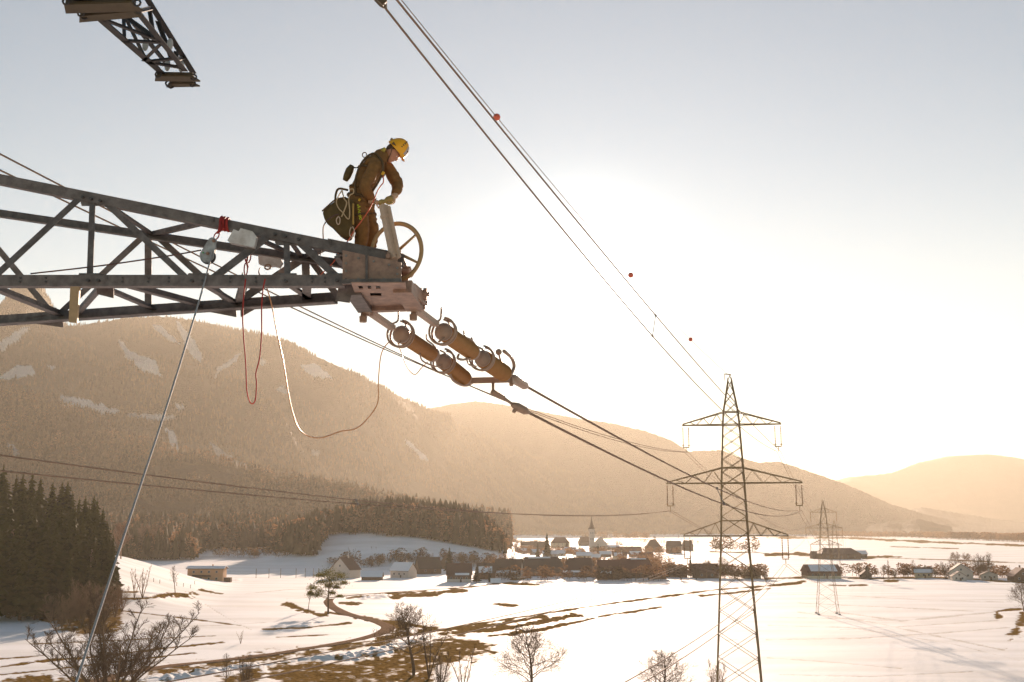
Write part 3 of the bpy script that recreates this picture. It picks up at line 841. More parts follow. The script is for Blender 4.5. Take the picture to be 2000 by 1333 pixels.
# --- the pine beside the lane
def pine():
    b = G(641, 1200); px2m = b.y / F
    e = empty('pine_tree', b, 'green pine with layered boughs standing alone in the snow beside the lane', 'tree')
    def L(px, py, dy=0):
        return Vector(((px - 641) * px2m, dy, (1200 - py) * px2m))
    mb = MB(); mb.tube([L(641, 1201), L(640, 1170), L(642, 1140), L(640, 1118)], [.38, .3, .2, .08], 8)
    me = mb.mesh('trunk', BARK, True); link('trunk', me, e)
    rd = random.Random(4)
    clumps = [(640, 1120, 20, 9), (622, 1128, 15, 6), (660, 1128, 16, 7), (650, 1136, 24, 7), (628, 1140, 18, 6), (612, 1150, 12, 6), (622, 1158, 14, 8), (607, 1161, 8, 5), (668, 1142, 10, 5), (655, 1150, 10, 4), (648, 1160, 8, 4), (664, 1166, 9, 3), (640, 1148, 9, 5), (634, 1128, 20, 7), (646, 1144, 20, 5), (618, 1164, 13, 6)]
    V = []; Fc = []; bm_ = MB()
    for cx, cy, w_, h_ in clumps:
        dy = rd.uniform(-2.5, 2.5); c = L(cx, cy, dy)
        bm_.tube([L(641, cy + 8), L((641 + cx) / 2, cy + 5, dy * .5), c], [.12, .08, .04], 4)
        for _ in range(460):
            v = Vector((rd.gauss(0, .42), rd.gauss(0, .42), rd.gauss(0, .42)))
            p = c + Vector((v.x * w_ * px2m, v.y * w_ * px2m, v.z * h_ * px2m - abs(v.x) * .3))
            a = Vector((rd.uniform(-1, 1), rd.uniform(-1, 1), rd.uniform(-.3, .8))).normalized() * rd.uniform(.25, .55)
            s_ = a.orthogonal().normalized() * .13; k = len(V)
            V += [tuple(p - s_), tuple(p + s_), tuple(p + a)]; Fc.append((k, k + 1, k + 2))
    link('crown', mesh_from('crown', V, Fc, PINE), e)
    link('branches', bm_.mesh('branches', BARK), e)
pine()

# --- masses of trees too many to count: one object each
def tmpl_spruce(tiers=3, m=5, seed=0):
    rd = random.Random(seed); V = []; Fc = []
    for i in range(tiers):
        z1 = 0.12 + 0.6 * i / max(1, tiers - 1) if tiers > 1 else 0.1
        zt = min(1, z1 + 0.5) if i < tiers - 1 else 1.0
        r = 0.17 * (1 - 0.72 * i / tiers)
        b = len(V); V.append((0, 0, zt)); n = 2 * m
        for k in range(n):
            a = PI * k / m + i; rr = r * (1 if k % 2 else .55) * rd.uniform(.8, 1.2)
            V.append((math.cos(a) * rr, math.sin(a) * rr, z1 - (0.05 if k % 2 else 0)))
        Fc += [(b, b + 1 + k, b + 1 + (k + 1) % n) for k in range(n)]
    return np.array(V), np.array(Fc)
def tmpl_crown(n=60, seed=0, w=0.32):
    rd = random.Random(seed); V = []; Fc = []
    for i in range(n):
        th = rd.uniform(0, 2 * PI); z = rd.uniform(.22, 1); r = w * math.sin(PI * min(1, max(0, (z - .12) / .92))) ** .6 * rd.uniform(.5, 1)
        p = Vector((math.cos(th) * r, math.sin(th) * r, z)); a = Vector((rd.uniform(-1, 1), rd.uniform(-1, 1), rd.uniform(-.2, 1))).normalized() * .13
        s_ = a.orthogonal().normalized() * .045; k = len(V)
        V += [tuple(p - s_), tuple(p + s_), tuple(p + a)]; Fc.append((k, k + 1, k + 2))
    k = len(V); V += [(-.012, 0, 0), (.012, 0, 0), (0, 0, .7), (0, -.012, 0), (0, .012, 0)]; Fc += [(k, k + 1, k + 2), (k + 3, k + 4, k + 2)]
    return np.array(V), np.array(Fc)
def mass(name, pos, hs, tmpls, mt, label, wr=(0.85, 1.25)):
    n = len(pos); per = np.array_split(np.random.default_rng(3).permutation(n), len(tmpls)); VV = []; FF = []; b = 0
    g = np.random.default_rng(9)
    for ids, (tv, tf) in zip(per, tmpls):
        k = len(ids)
        if not k: continue
        a = g.random(k) * 6.28; s = hs[ids]; wd = s * g.uniform(wr[0], wr[1], k)
        x = (tv[None, :, 0] * np.cos(a)[:, None] - tv[None, :, 1] * np.sin(a)[:, None]) * wd[:, None] + pos[ids, 0][:, None]
        y = (tv[None, :, 0] * np.sin(a)[:, None] + tv[None, :, 1] * np.cos(a)[:, None]) * wd[:, None] + pos[ids, 1][:, None]
        z = tv[None, :, 2] * s[:, None] + pos[ids, 2][:, None]
        VV.append(np.stack([x, y, z], -1).reshape(-1, 3))
        FF.append((tf[None] + (b + np.arange(k) * len(tv))[:, None, None]).reshape(-1, 3)); b += k * len(tv)
    me = mesh_from(name, np.concatenate(VV), np.concatenate(FF), mt)
    o = link(name, me); o['kind'] = 'stuff'; o['label'] = label
    return o
TS = [tmpl_spruce(3, 4, s) for s in range(4)]; TS1 = [tmpl_spruce(1, 3, s) for s in range(3)] ; TS2 = [tmpl_spruce(2, 3, s) for s in range(3)]
TC = [tmpl_crown(70, s) for s in range(4)]; TC1 = [tmpl_crown(16, s, .3) for s in range(4)]
# middle wood (knoll behind the village and band at the foot of the hill)
n = 16000
xs = rng.uniform(-560, 10, n); ys = rng.uniform(960, 1620, n); zs = ground_z(xs, ys)
px, py = proj(xs, ys, zs)
lim = np.interp(px, [200, 240, 380, 400, 520, 560, 615, 635, 660, 780, 830, 900, 985, 1010], [1096, 1097, 1095, 1078, 1074, 1086, 1090, 1048, 1044, 1050, 1055, 1066, 1084, 1084])
knoll = ((xs + 110) / 128) ** 2 + ((ys - 1150) / 185) ** 2 < 1
ok = (py < lim) & (px > -60) & (px < 990) & (knoll | ((px < 625) & (xs < -110)))
ok &= ~((~knoll) & (rng.random(n) > .62))
pos = np.stack([xs, ys, zs - .4], -1)[ok]
hh = rng.uniform(17, 30, len(pos)) * np.clip((18 - pos[:, 0]) / 45, .35, 1) * (0.85 + .3 * fbm(pos[:, 0] / 25, pos[:, 1] / 25, 2)); br_ = rng.random(len(pos)) < np.where(pos[:, 0] > -60, .15, .28)
mass('wood', pos[~br_], hh[~br_], TS, SPRUCE2, 'dark mixed spruce wood on the knoll and plain behind the village')
mass('wood', pos[br_], hh[br_] * .82, TC, BROWNW, 'brown leafless trees mixed into the wood behind the village')
def on_hill(Mh, n, keep=None, seed=1):
    g = np.random.default_rng(seed); r, c = Mh['X'].shape
    i = g.integers(0, r - 1, n); j = g.integers(0, c - 1, n); u = g.random(n); v = g.random(n)
    def s(A): return A[i, j] * (1 - u) * (1 - v) + A[i + 1, j] * u * (1 - v) + A[i, j + 1] * (1 - u) * v + A[i + 1, j + 1] * u * v
    p = np.stack([s(Mh['X']), s(Mh['Y']), s(Mh['Z'])], -1); k = (s(Mh['sn']) < .06) & (p[:, 2] > 2) & (fbm(p[:, 0] / 170 + 4, p[:, 1] / 260 + p[:, 2] / 90, 4) + g.random(n) * .16 > .47)
    qx, qy = proj(*p.T); k &= (qx > -80) & (qx < 2060)
    return p[k]
p0 = on_hill(M0, 16000, seed=2); b0 = np.random.default_rng(4).random(len(p0)) < .35
mass('wood', p0[~b0], rng.uniform(15, 26, (~b0).sum()), TS2, HILLW, 'spruces covering the lower hillside on the left')
mass('wood', p0[b0], rng.uniform(13, 20, b0.sum()), TC1, BROWNW, 'brown leafless trees covering the lower hillside on the left', wr=(1.0, 1.5))
p1 = on_hill(M1, 70000, seed=6)
mass('wood', p1, rng.uniform(11, 19, len(p1)), TS1, HILLW, 'forest covering the large mountain on the left', wr=(1.0, 1.5))
# far tree lines along the end of the plain
def band(name, segs, n, h, tm, mt, label, seed):
    g = np.random.default_rng(seed); out = []
    for (xa, ya, xb, yb, dep, wgt) in segs:
        k = int(n * wgt)
        for _ in range(k):
            t = g.random(); q = G(xa + (xb - xa) * t, ya + (yb - ya) * t); q.y += g.random() * dep; q.x *= 1
            out.append((q.x, q.y, float(ground_z(q.x, q.y))))
    out = np.array(out)
    return mass(name, out, g.uniform(h[0], h[1], len(out)), tm, mt, label, wr=(1.1, 1.8))
band('tree_belt', [(1830, 1052, 2080, 1062, 160, .5), (1600, 1049, 1850, 1052, 120, .16), (1240, 1041, 1600, 1047, 300, .12), (985, 1030, 1250, 1042, 200, .14), (1540, 1046, 1700, 1049, 300, .12), (1640, 1048, 1860, 1051, 200, .12), (985, 1042, 1320, 1044, 500, .2), (1000, 1047, 1140, 1049, 100, .08), (1140, 1051, 1270, 1054, 60, .07), (1240, 1046, 1560, 1047, 300, .12), (1390, 1078, 1480, 1079, 10, .015)], 1000, (10, 21), TC, BROWNW, 'dark belt of trees along the far edge of the plain', 21)
band('tree_belt', [(1500, 1044, 2050, 1056, 300, .6), (1000, 1040, 1300, 1045, 300, .4)], 300, (12, 20), TS, HILLW, 'scattered dark trees along the far edge of the plain', 22)
# ------------------------------------------------------------------ houses
WH = mat('white_render', (0.62, 0.52, 0.44), .8, noise=.08, nscale=1.0)
CREAM = mat('cream_render', (0.62, 0.50, 0.33), .8, noise=.1, nscale=1.0)
ORANGE = mat('orange_render', (0.62, 0.33, 0.17), .8, noise=.08, nscale=1.0)
WOODW = mat('weathered_boards', (0.20, 0.115, 0.065), .9, noise=.4, nscale=2.0)
GREYW = mat('grey_boards', (0.20, 0.145, 0.10), .9, noise=.3, nscale=2.0)
ROOF = mat('brown_tiles', (0.14, 0.072, 0.048), .8, noise=.35, nscale=3.0)
ROOFD = mat('dark_tiles', (0.10, 0.068, 0.048), .8, noise=.35, nscale=3.0)
ROOFR = mat('red_tiles', (0.16, 0.06, 0.04), .8, noise=.3, nscale=3.0)
RSNOW = mat('roof_snow', (0.82, 0.84, 0.87), .7, noise=.06, nscale=1.0)
GLASS = mat('window_glass', (0.05, 0.05, 0.055), .15)
FRAME = mat('window_frame', (0.55, 0.48, 0.42), .6)
DOORM = mat('door_wood', (0.10, 0.05, 0.03), .7)
win_me = MB().box((0, 0, 0), (1, .12, 1)).mesh('window', FRAME)
pane_me = MB().box((0, -.07, 0), (.8, .06, .82)).mesh('pane', GLASS)
def house(px, py, wp, wallp, roofp, label, cat='house', name='house', yaw=0.0, gable=False, wall=WH, roof=ROOF, snow=None, depth=None, win=(3, 1), door=True, chimney=True, over=.6, lower=None, hip=0.0, group=None):
    """wp/wallp/roofp: width, wall height, roof height as seen (photo pixels) at the house's distance"""
    b = G(px, py); s = b.y / F
    W, Hh, Rh = wp * s, wallp * s, roofp * s
    D = depth if depth else W * .75
    b.y += D / 2; b.x *= 1 + (D / 2) / b.y
    b.z = min(float(ground_z(b.x + dx * W / 2, b.y + dy * D / 2)) for dx in (-1, 0, 1) for dy in (-1, 0, 1)) - .1
    Hh += .1
    e = empty(name, b, label, cat, group, rotz=yaw)
    # local: ridge along X unless gable (then along Y)
    def T(x, y, z): return (y, x, z) if gable else (x, y, z)
    A, B = (D / 2, W / 2) if gable else (W / 2, D / 2)    # half length along ridge, half span
    ins = A * hip
    m = MB()
    vs = [T(-A, -B, 0), T(A, -B, 0), T(A, B, 0), T(-A, B, 0), T(-A, -B, Hh), T(A, -B, Hh), T(A, B, Hh), T(-A, B, Hh), T(-A + ins, 0, Hh + Rh * .97), T(A - ins, 0, Hh + Rh * .97)]
    m.add(vs, [(0, 3, 2, 1), (0, 1, 5, 4), (2, 3, 7, 6), (1, 2, 6, 9, 5), (3, 0, 4, 8, 7), (4, 5, 9, 8), (6, 7, 8, 9)])
    me = m.mesh('wall', wall); link('wall', me, e)
    if lower:
        m = MB(); k = .42
        m.add([T(x * (A + .04), y * (B + .04), z) for z in (0, Hh * k) for x, y in ((-1, -1), (1, -1), (1, 1), (-1, 1))], [(0, 1, 5, 4), (1, 2, 6, 5), (2, 3, 7, 6), (3, 0, 4, 7)])
        link('plinth', m.mesh('plinth', lower), e)
    th = max(.22, .02 * W); o = over
    def slope(side, z0=0.0, t=th, k0=0.0, k1=1.0, xa=-1.0, xb=1.0):
        mm = MB(); sl = Rh / B
        def q(x, f, dz):   # f: 0 ridge .. 1 eave (beyond)
            yy = f * (B + o); zz = Hh + Rh - sl * yy
            xx = x * (A + o - (ins * (1 - f) if hip else 0))
            return T(xx, side * yy, zz + dz)
        v = [q(xa, k0, z0), q(xb, k0, z0), q(xb, k1, z0), q(xa, k1, z0), q(xa, k0, z0 + t), q(xb, k0, z0 + t), q(xb, k1, z0 + t), q(xa, k1, z0 + t)]
        return mm.add(v, [(0, 3, 2, 1), (4, 5, 6, 7), (0, 1, 5, 4), (1, 2, 6, 5), (2, 3, 7, 6), (3, 0, 4, 7)])
    mm = slope(1); m2 = slope(-1); mm.add(m2.v, m2.f)
    if hip:
        for sx in (-1, 1):
            z1 = Hh - Rh / B * o
            mm.add([T(sx * (A - ins), 0, Hh + Rh + th), T(sx * (A + o), -(B + o), z1 + th), T(sx * (A + o), (B + o), z1 + th)], [(0, 1, 2)])
    rf = link('roof', mm.mesh('roof', roof), e)
    if snow:
        for side, k0, k1, xa, xb in snow:
            link('snow_cover', slope(side, th + .01, .28, k0, k1, xa, xb).mesh('snow_cover', RSNOW), rf)
    if chimney:
        c = MB().box(T(A * .3, B * .12, Hh + Rh + .5), (.8, .8, 2.0)).mesh('chimney', wall); link('chimney', c, rf)
    nw, nr = win
    ww = min(1.3, W / max(1, nw) * .42); hw = min(1.4, Hh / max(1, nr) * .5)
    for r in range(nr):
        for k in range(nw):
            x = (-.5 + (k + .5) / nw) * W * .86; z = Hh * (r + .55) / nr
            w_ = link('window', win_me, e); w_.location = (x, -D / 2 - .03, z); w_.scale = (ww, 1, hw)
            link('pane', pane_me, w_)
    if gable and Rh > 2.5:
        w_ = link('window', win_me, e); w_.location = (0, -D / 2 - .03, Hh + Rh * .3); w_.scale = (ww, 1, hw); link('pane', pane_me, w_)
    if door:
        link('door', MB().box((W * .08, -D / 2 - .05, 1.0), (1.1, .1, 2.0)).mesh('door', DOORM), e)
    return e
S_ALL = [(-1, 0.02, 1.0, -1, 1)]
S_BOTH = [(-1, .02, 1, -1, 1), (1, .02, 1, -1, 1)]
# orange house with balcony and carport
h = house(404, 1132, 68, 25, 3, 'orange two storey house with snowy flat roof and balcony in the snowfield', wall=ORANGE, roof=ROOF, snow=S_BOTH, win=(4, 2), depth=9, over=.9)
hs = G(404, 1132).y / F
link('balcony', MB().box((-6 * hs, -5.3, 11 * hs), (36 * hs, 1.8, .25)).box((-6 * hs, -6.1, 12.5 * hs), (36 * hs, .1, .9)).mesh('balcony', DOORM), h)
link('carport', MB().box((-50 * hs, -1, 9.5 * hs), (36 * hs, 7, .3)).box((-66 * hs, -4, 4.6 * hs), (.25, .25, 9.4 * hs)).box((-36 * hs, -4, 4.6 * hs), (.25, .25, 9.4 * hs)).box((-42 * hs, 1, 4.6 * hs), (18 * hs, .3, 9.2 * hs)).mesh('carport', WOODW), h)
link('snow_cover', MB().box((-50 * hs, -1, 10.6 * hs), (35 * hs, 6.6, .3)).mesh('snow_cover', RSNOW), h)
link('shed', MB().box((42 * hs, -2, 4.5 * hs), (13 * hs, 4, 9 * hs)).mesh('shed', WOODW), h)
H = house
H(674, 1130, 46, 17, 22, 'large white house with steep brown roof and two gables behind the pine', yaw=-.5, gable=True, snow=[(-1, .45, .8, -.5, .2)], win=(2, 1))
H(727, 1134, 38, 7, 9, 'low shed with snow on its roof between the two white houses', 'shed', 'shed', wall=WOODW, snow=S_ALL, win=(0, 0), door=False, chimney=False)
H(788, 1129, 44, 14, 14, 'white house with snow covered roof left of the dark barns', yaw=-.6, snow=S_ALL, win=(3, 1), depth=9)
H(836, 1122, 44, 12, 19, 'dark wooden barn right behind the white house with the snowy roof', 'barn', 'barn', wall=WOODW, roof=ROOFD, yaw=.35, win=(2, 1), chimney=False)
H(872, 1112, 30, 8, 22, 'dark gabled barn at the back beside the pointed spruce', 'barn', 'barn', wall=WOODW, roof=ROOF, gable=True, win=(1, 1), chimney=False)
H(897, 1138, 46, 15, 20, 'brown roofed farmhouse with white ground floor at the left end of the barn row', lower=WH, wall=WOODW, roof=ROOF, snow=[(-1, .86, 1.0, -.3, .8)], win=(4, 1))
H(950, 1132, 34, 14, 16, 'dark barn with a snow covered lean-to roof beside the round shrub', 'barn', 'barn', wall=WOODW, roof=ROOFD, snow=[(-1, .4, 1, -.8, .6)], win=(1, 1), chimney=False)
H(994, 1130, 50, 11, 24, 'long farmhouse with white walls under a huge dark roof', wall=WH, roof=ROOFD, yaw=-.2, win=(6, 1), snow=[(-1, .85, 1.0, -.9, .9)])
H(1058, 1126, 84, 8, 26, 'widest dark barn roof in the middle of the village front', 'barn', 'barn', wall=WOODW, roof=ROOFD, hip=.25, yaw=.22, win=(6, 1), snow=[(-1, .02, .10, -.8, .5)])
H(1133, 1128, 60, 10, 25, 'broad hipped barn right of the widest barn, below the church', 'barn', 'barn', wall=WOODW, roof=ROOF, hip=.3, yaw=-.3, win=(4, 1), snow=[(-1, .9, 1.0, -.9, .2)])
H(1190, 1133, 42, 14, 23, 'reddish barn with a snowy porch roof in the village front', 'barn', 'barn', wall=WOODW, roof=ROOFR, snow=[(-1, .85, 1, -.6, .3)], win=(3, 1), chimney=False, yaw=-.25)
H(1240, 1130, 62, 12, 24, 'red brown farmhouse at the right end of the village front', wall=GREYW, roof=ROOFR, hip=.12, yaw=.3, win=(5, 1), snow=[(-1, .02, .08, -.3, .8)])
H(1284, 1132, 32, 8, 13, 'small annex roof sloping down right of the red brown farmhouse', 'shed', 'shed', wall=WOODW, roof=ROOFR, win=(1, 1), chimney=False)
H(1318, 1128, 44, 8, 14, 'low grey roofed farm shed among the shrubs left of the large pylon', 'shed', 'shed', wall=WOODW, roof=ROOFD, win=(2, 1), chimney=False)
H(1378, 1130, 46, 12, 15, 'brown farmhouse half hidden behind the large pylon left leg', wall=WOODW, roof=ROOF, win=(2, 1))
H(1466, 1130, 34, 12, 14, 'gabled house with pale front just right of the large pylon', wall=CREAM, roof=ROOF, gable=True, win=(2, 1))
H(968, 1141, 16, 3, 6, 'tiny snow roofed hut in front of the village barns', 'hut', 'hut', wall=WOODW, snow=S_ALL, win=(0, 0), door=False, chimney=False)
H(1035, 1122, 14, 4, 5, 'little shelter with a round snowy roof before the widest barn', 'hut', 'hut', wall=WOODW, snow=S_ALL, win=(0, 0), door=False, chimney=False)
# upper village round the church
H(1032, 1073, 30, 8, 6, 'white house left of the church half hidden by trees', wall=WH, win=(3, 1))
H(1058, 1076, 26, 8, 9, 'dark roofed house in the upper village left of the yellow house', wall=GREYW, roof=ROOFD, yaw=.5, win=(2, 1))
H(1094, 1071, 36, 10, 10, 'yellow house with hipped brown roof in the upper village', wall=CREAM, hip=.5, win=(4, 2))
H(1142, 1066, 24, 8, 8, 'brown roofed house directly left of the church tower', wall=GREYW, hip=.4, win=(2, 1))
H(1112, 1080, 26, 5, 5, 'low snow roofed house below the yellow house', snow=S_BOTH, wall=WH, win=(3, 1))
H(1075, 1088, 30, 5, 6, 'white walled house with snowy roof above the widest barn', snow=S_BOTH, wall=WH, win=(3, 1))
H(1140, 1092, 28, 6, 6, 'snowy roofed house just above the broad hipped barn', snow=S_BOTH, wall=CREAM, win=(3, 1))
H(1228, 1082, 46, 6, 7, 'long low reddish house right of the church', wall=GREYW, roof=ROOFR, win=(5, 1))
H(1210, 1092, 26, 6, 7, 'small house with patchy snow roof below the long reddish house', wall=CREAM, snow=[(-1, .3, 1, -.8, .4)], win=(2, 1))
H(1262, 1094, 26, 6, 8, 'reddish roofed house below the pyramid roofed house', wall=CREAM, roof=ROOFR, win=(2, 1))
H(1276, 1078, 30, 9, 14, 'pyramid roofed farmhouse in the open snow right of the church', wall=GREYW, hip=.75, win=(3, 1))
H(1316, 1081, 28, 14, 9, 'blocky grey barn left of its darker twin at the far field', 'barn', 'barn', wall=GREYW, roof=ROOFD, hip=.1, win=(3, 1), chimney=False)
H(1343, 1076, 20, 9, 10, 'dark barn standing right of the blocky grey barn', 'barn', 'barn', wall=WOODW, roof=ROOFD, hip=.3, win=(1, 1), chimney=False)
H(1195, 1074, 26, 4, 4, 'snow roofed shed right behind the church nave', 'shed', 'shed', wall=GREYW, snow=S_BOTH, win=(1, 1), chimney=False)
H(1000, 1058, 18, 5, 4, 'small pale house at the tip of the knoll wood', wall=WH, snow=S_BOTH, win=(2, 1))
for i_, (x_, y_, w_) in enumerate(((1018, 1082, 20), (1130, 1084, 18), (1182, 1088, 22), (1046, 1084, 18), (1096, 1086, 16), (1240, 1088, 20), (1165, 1094, 16))):
    H(x_, y_, w_, 5, 5, 'small snow roofed house %s' % ('at the left foot of the upper village', 'below the brown house left of the church', 'below the church nave', 'below the tall ragged spruce', 'just below the yellow house', 'left of the pyramid roofed farmhouse', 'right above the broad hipped barn')[i_], wall=(WH, CREAM, GREYW)[i_ % 3], snow=S_BOTH, yaw=(.3, -.4, .1, .5, -.2, .2, -.3)[i_], win=(2, 1))
# right side farms
H(1604, 1131, 64, 13, 12, 'long farm building with snow on its roof behind the small pylon', 'barn', 'farm_building', wall=WOODW, roof=ROOFR, snow=[(-1, .1, .95, -.75, .75)], win=(5, 1), chimney=False, lower=CREAM)
H(1636, 1093, 74, 10, 10, 'sprawling brown farm with low roofs in the far right field', 'barn', 'farm_building', wall=WOODW, roof=ROOF, hip=.3, win=(5, 1), chimney=False)
H(1678, 1090, 26, 7, 6, 'snow roofed wing at the right of the sprawling farm', 'barn', 'farm_building', wall=GREYW, snow=S_ALL, win=(2, 1), chimney=False)
H(1600, 1092, 30, 7, 7, 'low wing at the left of the sprawling farm', 'barn', 'farm_building', wall=WOODW, roof=ROOF, win=(2, 1), chimney=False)
H(1804, 1129, 32, 10, 9, 'brown roofed bungalow left of the large gabled house', wall=CREAM, yaw=-.3, snow=[(-1, .4, 1, -1, 1)], win=(3, 1))
H(1876, 1132, 42, 14, 15, 'large white gabled house on the right with snow on one roof side', gable=True, yaw=-.25, snow=[(1, .05, 1, -1, 1)], win=(3, 1))
H(1872, 1135, 26, 9, 8, 'small white gabled annex in front of the large gabled house', 'shed', 'annex', gable=True, yaw=-.1, win=(2, 1), chimney=False, depth=5)
H(1931, 1133, 30, 10, 6, 'white low pitched house right of the dark tree pair', gable=True, yaw=-.2, win=(3, 1))
H(1993, 1136, 38, 10, 15, 'dark roofed house cut by the right picture edge', gable=True, wall=WOODW, roof=ROOFR, win=(2, 1))
def tower_house(px, py, wp, hp, sp, label, name, cat, tw, wall, nave):
    b = G(px, py); s = b.y / F
    e = empty(name, b, label, cat)
    W, Hh, Sp = wp * s, hp * s, sp * s
    link('tower', MB().box((0, 0, Hh / 2 - .5), (W, W, Hh + 1)).mesh('tower', wall), e)
    if name == 'church':
        link('spire', MB().lathe((0, 0, Hh), (0, 0, Hh + Sp), [(0, W * .72), (.05, W * .66), (.14, W * .40), (.22, W * .42), (.30, W * .30), (.6, W * .12), (.97, .12), (1, .1)], 8).mesh('spire', ROOFD), e)
        for z in (.82, .55):
            for sx in (-1, 1):
                w_ = link('window', win_me, e); w_.location = (sx * W * .2, -W / 2 - .03, Hh * z); w_.scale = (1.1, 1, 2.4); link('pane', pane_me, w_)
        link('clock_face', MB().lathe((0, -W / 2 - .02, Hh * .68), (0, -W / 2 - .2, Hh * .68), [(0, 1.3), (1, 1.3)], 20).mesh('clock_face', FRAME), e)
    else:
        link('spire', MB().lathe((0, 0, Hh), (0, 0, Hh + Sp), [(0, W * .7), (1, .05)], 4).mesh('spire', ROOF), e)
    nx, nw, nh, nr, nd = [q * s for q in nave]
    y0 = W * .2
    m = MB().add([(nx - nw / 2, y0, 0), (nx + nw / 2, y0, 0), (nx + nw / 2, y0 + nd, 0), (nx - nw / 2, y0 + nd, 0), (nx - nw / 2, y0, nh), (nx + nw / 2, y0, nh), (nx + nw / 2, y0 + nd, nh), (nx - nw / 2, y0 + nd, nh), (nx, y0, nh + nr), (nx, y0 + nd, nh + nr)],
                [(0, 1, 5, 8, 4), (1, 2, 6, 5), (2, 3, 7, 9, 6), (3, 0, 4, 7)])
    link('nave', m.mesh('nave', wall), e)
    r = MB()
    for sd in (-1, 1):
        a = Vector((nx, y0 - .6, nh + nr)); b2 = Vector((nx + sd * (nw / 2 + .6), y0 - .6, nh - .6 * nr / (nw / 2)))
        r.prism([a, b2, b2 + Vector((0, nd + 1.2, 0)), a + Vector((0, nd + 1.2, 0))], (0, 0, .35))
    link('roof', r.mesh('roof', ROOF), e)
    for k in range(3 if nw > 8 else 1):
        w_ = link('window', win_me, e); w_.location = (nx + (k - (1 if nw > 8 else 0)) * nw * .28, y0 - .04, nh * .55); w_.scale = (min(1.4, nw * .2), 1, nh * .45); link('pane', pane_me, w_)
tower_house(1156, 1077, 10, 42, 26, 'white village church with dark pointed onion spire on its tower', 'church', 'church', 0, WH, (17, 26, 13, 15, 22))
tower_house(1694, 1131, 5, 21, 4, 'small chapel with a slim dark tower in the snowy field on the right', 'chapel', 'chapel', 0, GREYW, (-1, 20, 8, 8, 12))

# trees and hedges among the houses
VG = 'trees between the village houses'
for x, y, ty, k in ((878, 1118, 1068, 2), (1050, 1092, 1060, 1), (1068, 1094, 1040, 3), (1107, 1078, 1052, 2), (1168, 1086, 1062, 2), (1348, 1128, 1085, 1), (1070, 1088, 1052, 0), (1805, 1120, 1102, 1)):
    b = G(x, y); labels = {878: 'pointed spruce rising behind the brown farmhouse at the left of the village', 1050: 'small dark spruce above the widest barn roof', 1068: 'tallest ragged spruce of the upper village, left of the yellow house', 1107: 'pointed spruce at the right corner of the yellow house',
        1168: 'dark conical tree in front of the church nave', 1348: 'pointed spruce left of the large pylon at barn height', 1070: 'dark spruce behind the ragged one in the upper village', 1805: 'spruce standing behind the bungalow on the right'}
    spruce(x, ty, b.y, k, labels[x], VG, base=b.z, tw=1.25)
bl = {931: ('round dark evergreen shrub between the farmhouse and the snowy lean-to', 1138, 1105), 957: ('dark columnar tree in front of the snowy lean-to', 1139, 1113)}
for x, (lb, y, ty) in bl.items():
    b = G(x, y); spruce(x, ty, b.y, 2, lb, VG, base=b.z, tw=2.0 if x == 931 else 1.1)
vt = [(902, 1106, 1078, 'round', 'pale leafless tree left of the snow field gap behind the barns'), (925, 1108, 1080, 'round', 'pale leafless tree right of the snow field gap behind the barns'), (843, 1100, 1078, 'small', 'leafless tree behind the dark wooden barn'),
      (782, 1098, 1076, 'round', 'bushy brown tree behind the snowy roofed white house'), (800, 1100, 1078, 'round', 'brown tree touching the bushy one behind the white house'), (726, 1076, 1066, 'small', 'small red brown tree on the slope below the knoll'), (735, 1076, 1067, 'small', 'second small tree on the slope below the knoll'),
      (686, 1098, 1064, 'slim', 'thin leafless tree behind the large white house'), (1005, 1085, 1056, 'round', 'brown tree at the foot of the knoll wood'), (1018, 1075, 1050, 'poplar', 'slender tree between knoll wood and the church'), (1122, 1065, 1052, 'small', 'small tree left of the church tower'),
      (1280, 1060, 1046, 'round', 'bare tree behind the pyramid roofed farmhouse'), (1296, 1058, 1048, 'small', 'bare tree between the pyramid roof and the blocky barn'), (1352, 1066, 1052, 'round', 'bare tree behind the dark twin barn'), (1210, 1070, 1050, 'small', 'thin tree in the snow right of the church'),
      (1380, 1130, 1090, 'round', 'round leafless tree left of the large pylon leg'), (1415, 1130, 1085, 'broad', 'wide leafless tree seen through the large pylon'), (1360, 1132, 1098, 'bush', 'dense shrub left of the large pylon'), (1330, 1134, 1104, 'bush', 'dense shrub by the grey farm shed'),
      (1496, 1138, 1118, 'bush', 'round dark shrub right of the pale gabled house'), (1665, 1126, 1100, 'small', 'small bare tree left of the chapel'), (1725, 1130, 1100, 'round', 'bare tree right of the chapel'), (1735, 1130, 1092, 'poplar', 'slim bare tree right of the chapel'),
      (1748, 1131, 1108, 'bush', 'dark round hedge tree right of the chapel'), (1787, 1128, 1090, 'small', 'umbrella shaped tree left of the bungalow'), (1826, 1130, 1104, 'bush', 'shrub between the bungalow and the large gabled house'), (1848, 1131, 1092, 'bush', 'tall shrub left of the large gabled house'),
      (1868, 1120, 1074, 'round', 'tall bare tree behind the large gabled house'), (1892, 1120, 1076, 'round', 'second tall bare tree behind the large gabled house'), (1914, 1130, 1078, 'bush', 'left one of the dark tree pair between the right hand houses'), (1929, 1130, 1074, 'bush', 'right one of the dark tree pair between the right hand houses'),
      (1944, 1128, 1092, 'small', 'small bare tree right of the dark tree pair'), (1968, 1128, 1100, 'slim', 'thin bare tree near the right picture edge'), (1325, 1056, 1042, 'small', 'tiny bare tree above the blocky barn'), (1240, 1062, 1048, 'slim', 'thin bare row tree right of the church'), (1256, 1136, 1120, 'small', 'little tree in front of the red brown farmhouse'), (1233, 1138, 1125, 'small', 'little post like tree before the village front')]
for x, y, ty, k, lb in vt:
    bare_tree(x, y, ty, k, lb, VG, wide=1.25 if k in ('bush', 'round') else 1.0, matx=None if k == 'bush' else BARK2)
